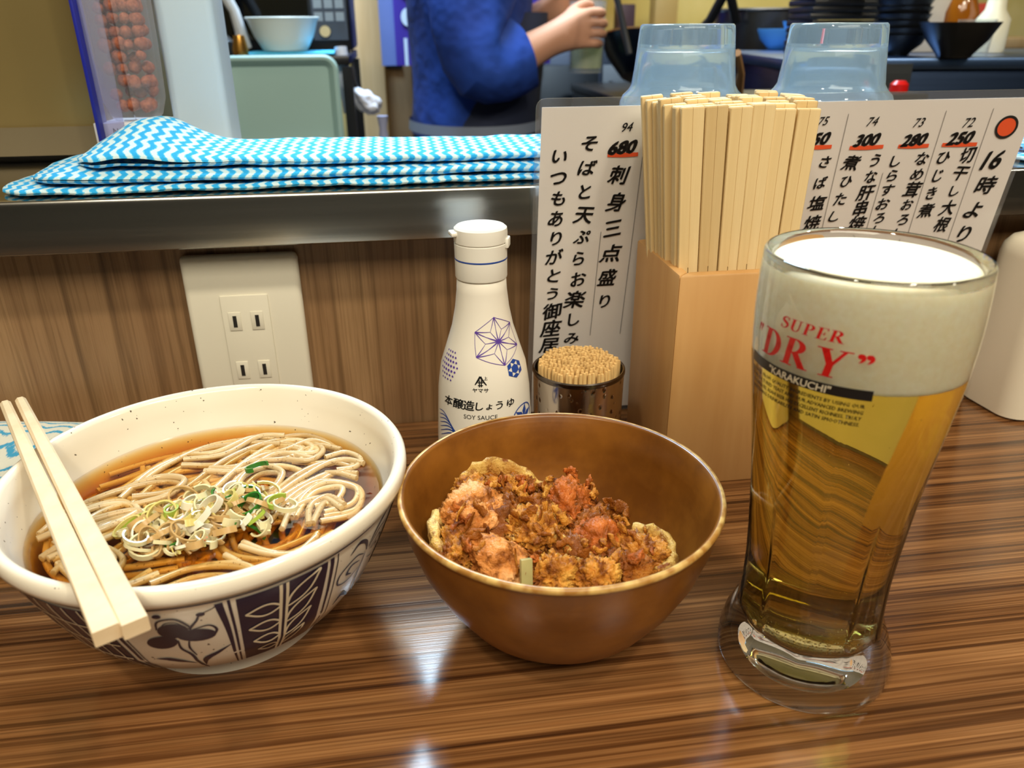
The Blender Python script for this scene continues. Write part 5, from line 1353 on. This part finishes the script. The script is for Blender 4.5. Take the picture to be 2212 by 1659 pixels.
for s_, sh_, el, wr, kn, tip in ((-1, (.15, 1.575, .46), (.150, 1.515, .145), (.305, 1.585, .215), (.352, 1.600, .232), 1), (1, (.16, 1.925, .46), (.185, 1.960, .17), (.315, 1.800, .255), (.345, 1.755, .262), -1)):
    n_ = 'r' if s_ < 0 else 'l'
    jv(n_+'sh', sh_, .065, 'chest'); jv(n_+'el', el, .046, n_+'sh'); jv(n_+'wr', wr, (.030, .026), n_+'el'); jv(n_+'palm', kn, (.034, .020), n_+'wr')
    d = (Vector(kn)-Vector(wr)).normalized(); gc = Vector((.388, 1.665, .215))
    for f_ in range(4):
        up = .030-.020*f_; b = Vector(kn)+Vector((.022, .004*s_, up*.9)); L = (.030, .034, .032, .026)[f_]
        q1 = b+Vector((L*.75, -.004*s_ if s_ > 0 else .006, 0)); q2 = q1+Vector((L*.4, (.022 if s_ < 0 else -.022), -.002)); q3 = q2+Vector((-.004, (.020 if s_ < 0 else -.020), -.002))
        jv(n_+'f%da' % f_, b, .0095, n_+'palm'); jv(n_+'f%db' % f_, q1, .009, n_+'f%da' % f_); jv(n_+'f%dc' % f_, q2, .0085, n_+'f%db' % f_); jv(n_+'f%dd' % f_, q3, .007, n_+'f%dc' % f_)
    b = Vector(kn)+Vector((-.006, .012*(-s_), .030)); jv(n_+'t1', b, .011, n_+'palm'); jv(n_+'t2', b+Vector((.026, .012*(-s_), .012)), .0095, n_+'t1'); jv(n_+'t3', b+Vector((.046, .024*(-s_), .008)), .008, n_+'t2')
    jv(n_+'hip', (.165, 1.75+s_*.09, -.06), .095, 'pelvis'); jv(n_+'knee', (.175, 1.75+s_*.10, -.43), .06, n_+'hip'); jv(n_+'ank', (.155, 1.75+s_*.10, FL+.07), .042, n_+'knee'); jv(n_+'toe', (.29, 1.75+s_*.11, FL+.035), .035, n_+'ank')
me = bpy.data.meshes.new('body'); me.from_pydata(V, E_, [])
bod = link('body', me, None, ck)
me.materials.append(plain('skin', (214, 158, 128), .5))
md = bod.modifiers.new('skin', 'SKIN'); md.use_smooth_shade = True
for i, sv in enumerate(me.skin_vertices[0].data): sv.radius = RAD[i]; sv.use_root = (i == 0)
bod.modifiers.new('sub', 'SUBSURF').levels = 2; bod.modifiers['sub'].render_levels = 2
m_ = Mat('indigo_jacket'); nj = m_.noise(m_.coord((1, 1, 1)), 9, 3, .5)
M['jacket'] = m_.done(m_.principled(m_.ramp(nj, [(.3, srgb(16, 50, 132)), (.7, srgb(30, 76, 178))]), .85, 0, m_.bump(nj, .8, .02)))
M['apron'] = plain('navy_apron', (30, 38, 64), .85); M['trouser'] = plain('dark_trousers', (26, 30, 44), .85)
def loft(name, rings, mat, parent, n=28, smooth=True, wob=.006, seed=0):
    """rings: (centre, x half, y half, z tilt vector or None)"""
    mb = MB(); R_s = []
    for i, (c, ax, ay) in enumerate(rings):
        ids = []
        for k_ in range(n):
            a = 2*PI*k_/n; q = Vector(c)+Vector(ax)*math.cos(a)+Vector(ay)*math.sin(a)
            q += Vector((math.cos(a), math.sin(a), 0))*wob*mnoise.noise(Vector((math.cos(a)*1.5, math.sin(a)*1.5, i*.7+seed)))
            mb.v.append((q.x-.165, q.y-1.75, q.z-FL)); ids.append(len(mb.v)-1)
        R_s.append(ids)
    for A, B in zip(R_s[:-1], R_s[1:]):
        for k_ in range(n): mb.f.append((A[k_], A[(k_+1) % n], B[(k_+1) % n], B[k_]))
    o = mb.build(name, mat, parent, angle=70); s2 = o.modifiers.new('sub', 'SUBSURF'); s2.levels = 1; s2.render_levels = 1
    return o
X = lambda a: (a, 0, 0)
Y = lambda a: (0, a, 0)
jk = loft('jacket', [((.165, 1.75, .03), X(.128), Y(.175)), ((.165, 1.75, .06), X(.126), Y(.172)), ((.158, 1.75, .13), X(.116), Y(.165)), ((.163, 1.75, .20), X(.122), Y(.172)), ((.165, 1.75, .30), X(.130), Y(.19)), ((.165, 1.75, .40), X(.128), Y(.205)), ((.165, 1.75, .47), X(.105), Y(.19)), ((.17, 1.75, .515), X(.075), Y(.10)), ((.175, 1.75, .535), X(.062), Y(.066))], M['jacket'], ck, wob=.014)
def sleeve(sh_, el, op, flip, sd):
    sh_, el, op = Vector(sh_), Vector(el), Vector(op); rings = []
    a = (el-sh_).normalized(); b = (op-el).normalized()
    path = [(sh_, a, .085), (sh_.lerp(el, .35), a, .086), (sh_.lerp(el, .7), (a+b*.3).normalized(), .084), (el+(-a)*.01, (a+b).normalized(), .082), (el.lerp(op, .45), b, .072), (op, b, .064)]
    for p, t, r in path:
        x = t.cross(Vector((0, 1, 0))).normalized(); y = t.cross(x)
        rings.append((p, tuple(x*r), tuple(y*r*.85)))
    return loft('sleeve', rings, M['jacket'], ck, 24, wob=.014, seed=sd)
sleeve((.150, 1.60, .47), (.155, 1.525, .155), (.238, 1.555, .190), 0, 1)
sleeve((.16, 1.90, .47), (.185, 1.955, .18), (.255, 1.885, .215), 0, 2)
ap = loft('apron', [((.17, 1.75, -.42), X(.150), Y(.190)), ((.17, 1.75, -.20), X(.146), Y(.186)), ((.168, 1.75, .0), X(.138), Y(.182)), ((.168, 1.75, .04), X(.134), Y(.179)), ((.20, 1.75, .12), X(.108), Y(.172)), ((.205, 1.75, .20), X(.110), Y(.165)), ((.215, 1.75, .26), X(.104), Y(.14))], M['apron'], ck, wob=.008, seed=5)
loft('apron_string', [((.168, 1.75, .040), X(.141), Y(.186)), ((.168, 1.75, .060), X(.139), Y(.184))], plain('string_blue_grey', (120, 130, 150), .8), ap, wob=0)
for s_ in (-1, 1):
    loft('trouser_leg', [((.165, 1.75+s_*.085, .03), X(.115), Y(.095)), ((.17, 1.75+s_*.09, -.15), X(.10), Y(.092)), ((.175, 1.75+s_*.10, -.43), X(.082), Y(.08)), ((.165, 1.75+s_*.10, FL+.06), X(.07), Y(.07))], M['trouser'], ck, wob=.004)
loft('hair', [((.170, 1.75, .640), X(.085), Y(.082)), ((.160, 1.75, .70), X(.095), Y(.088)), ((.170, 1.75, .755), X(.085), Y(.078)), ((.175, 1.75, .79), X(.045), Y(.042)), ((.175, 1.75, .797), X(.004), Y(.004))], plain('black_hair', (18, 16, 16), .6), ck, wob=.004)
hgl = thing('drinking_glass', 'clear glass with pale yellow drink in the hand of the cook', 'glass', (.388, 1.665, .150))
MB().lathe([(0, 0), (.032, 0), (.033, .004), (.037, .13), (.0345, .13), (.031, .008), (0, .008)], 36).build('glass_wall', mat_film('held_glass', (.93, .96, .98), .10), hgl)
MB().lathe([(0, .0085), (.0305, .0085), (.0325, .055), (0, .055)], 32).build('drink', mat_film('pale_drink', (.86, .84, .55), .25, (.8, .78, .5)), hgl)

for o in (_fo,): bpy.data.objects.remove(o)
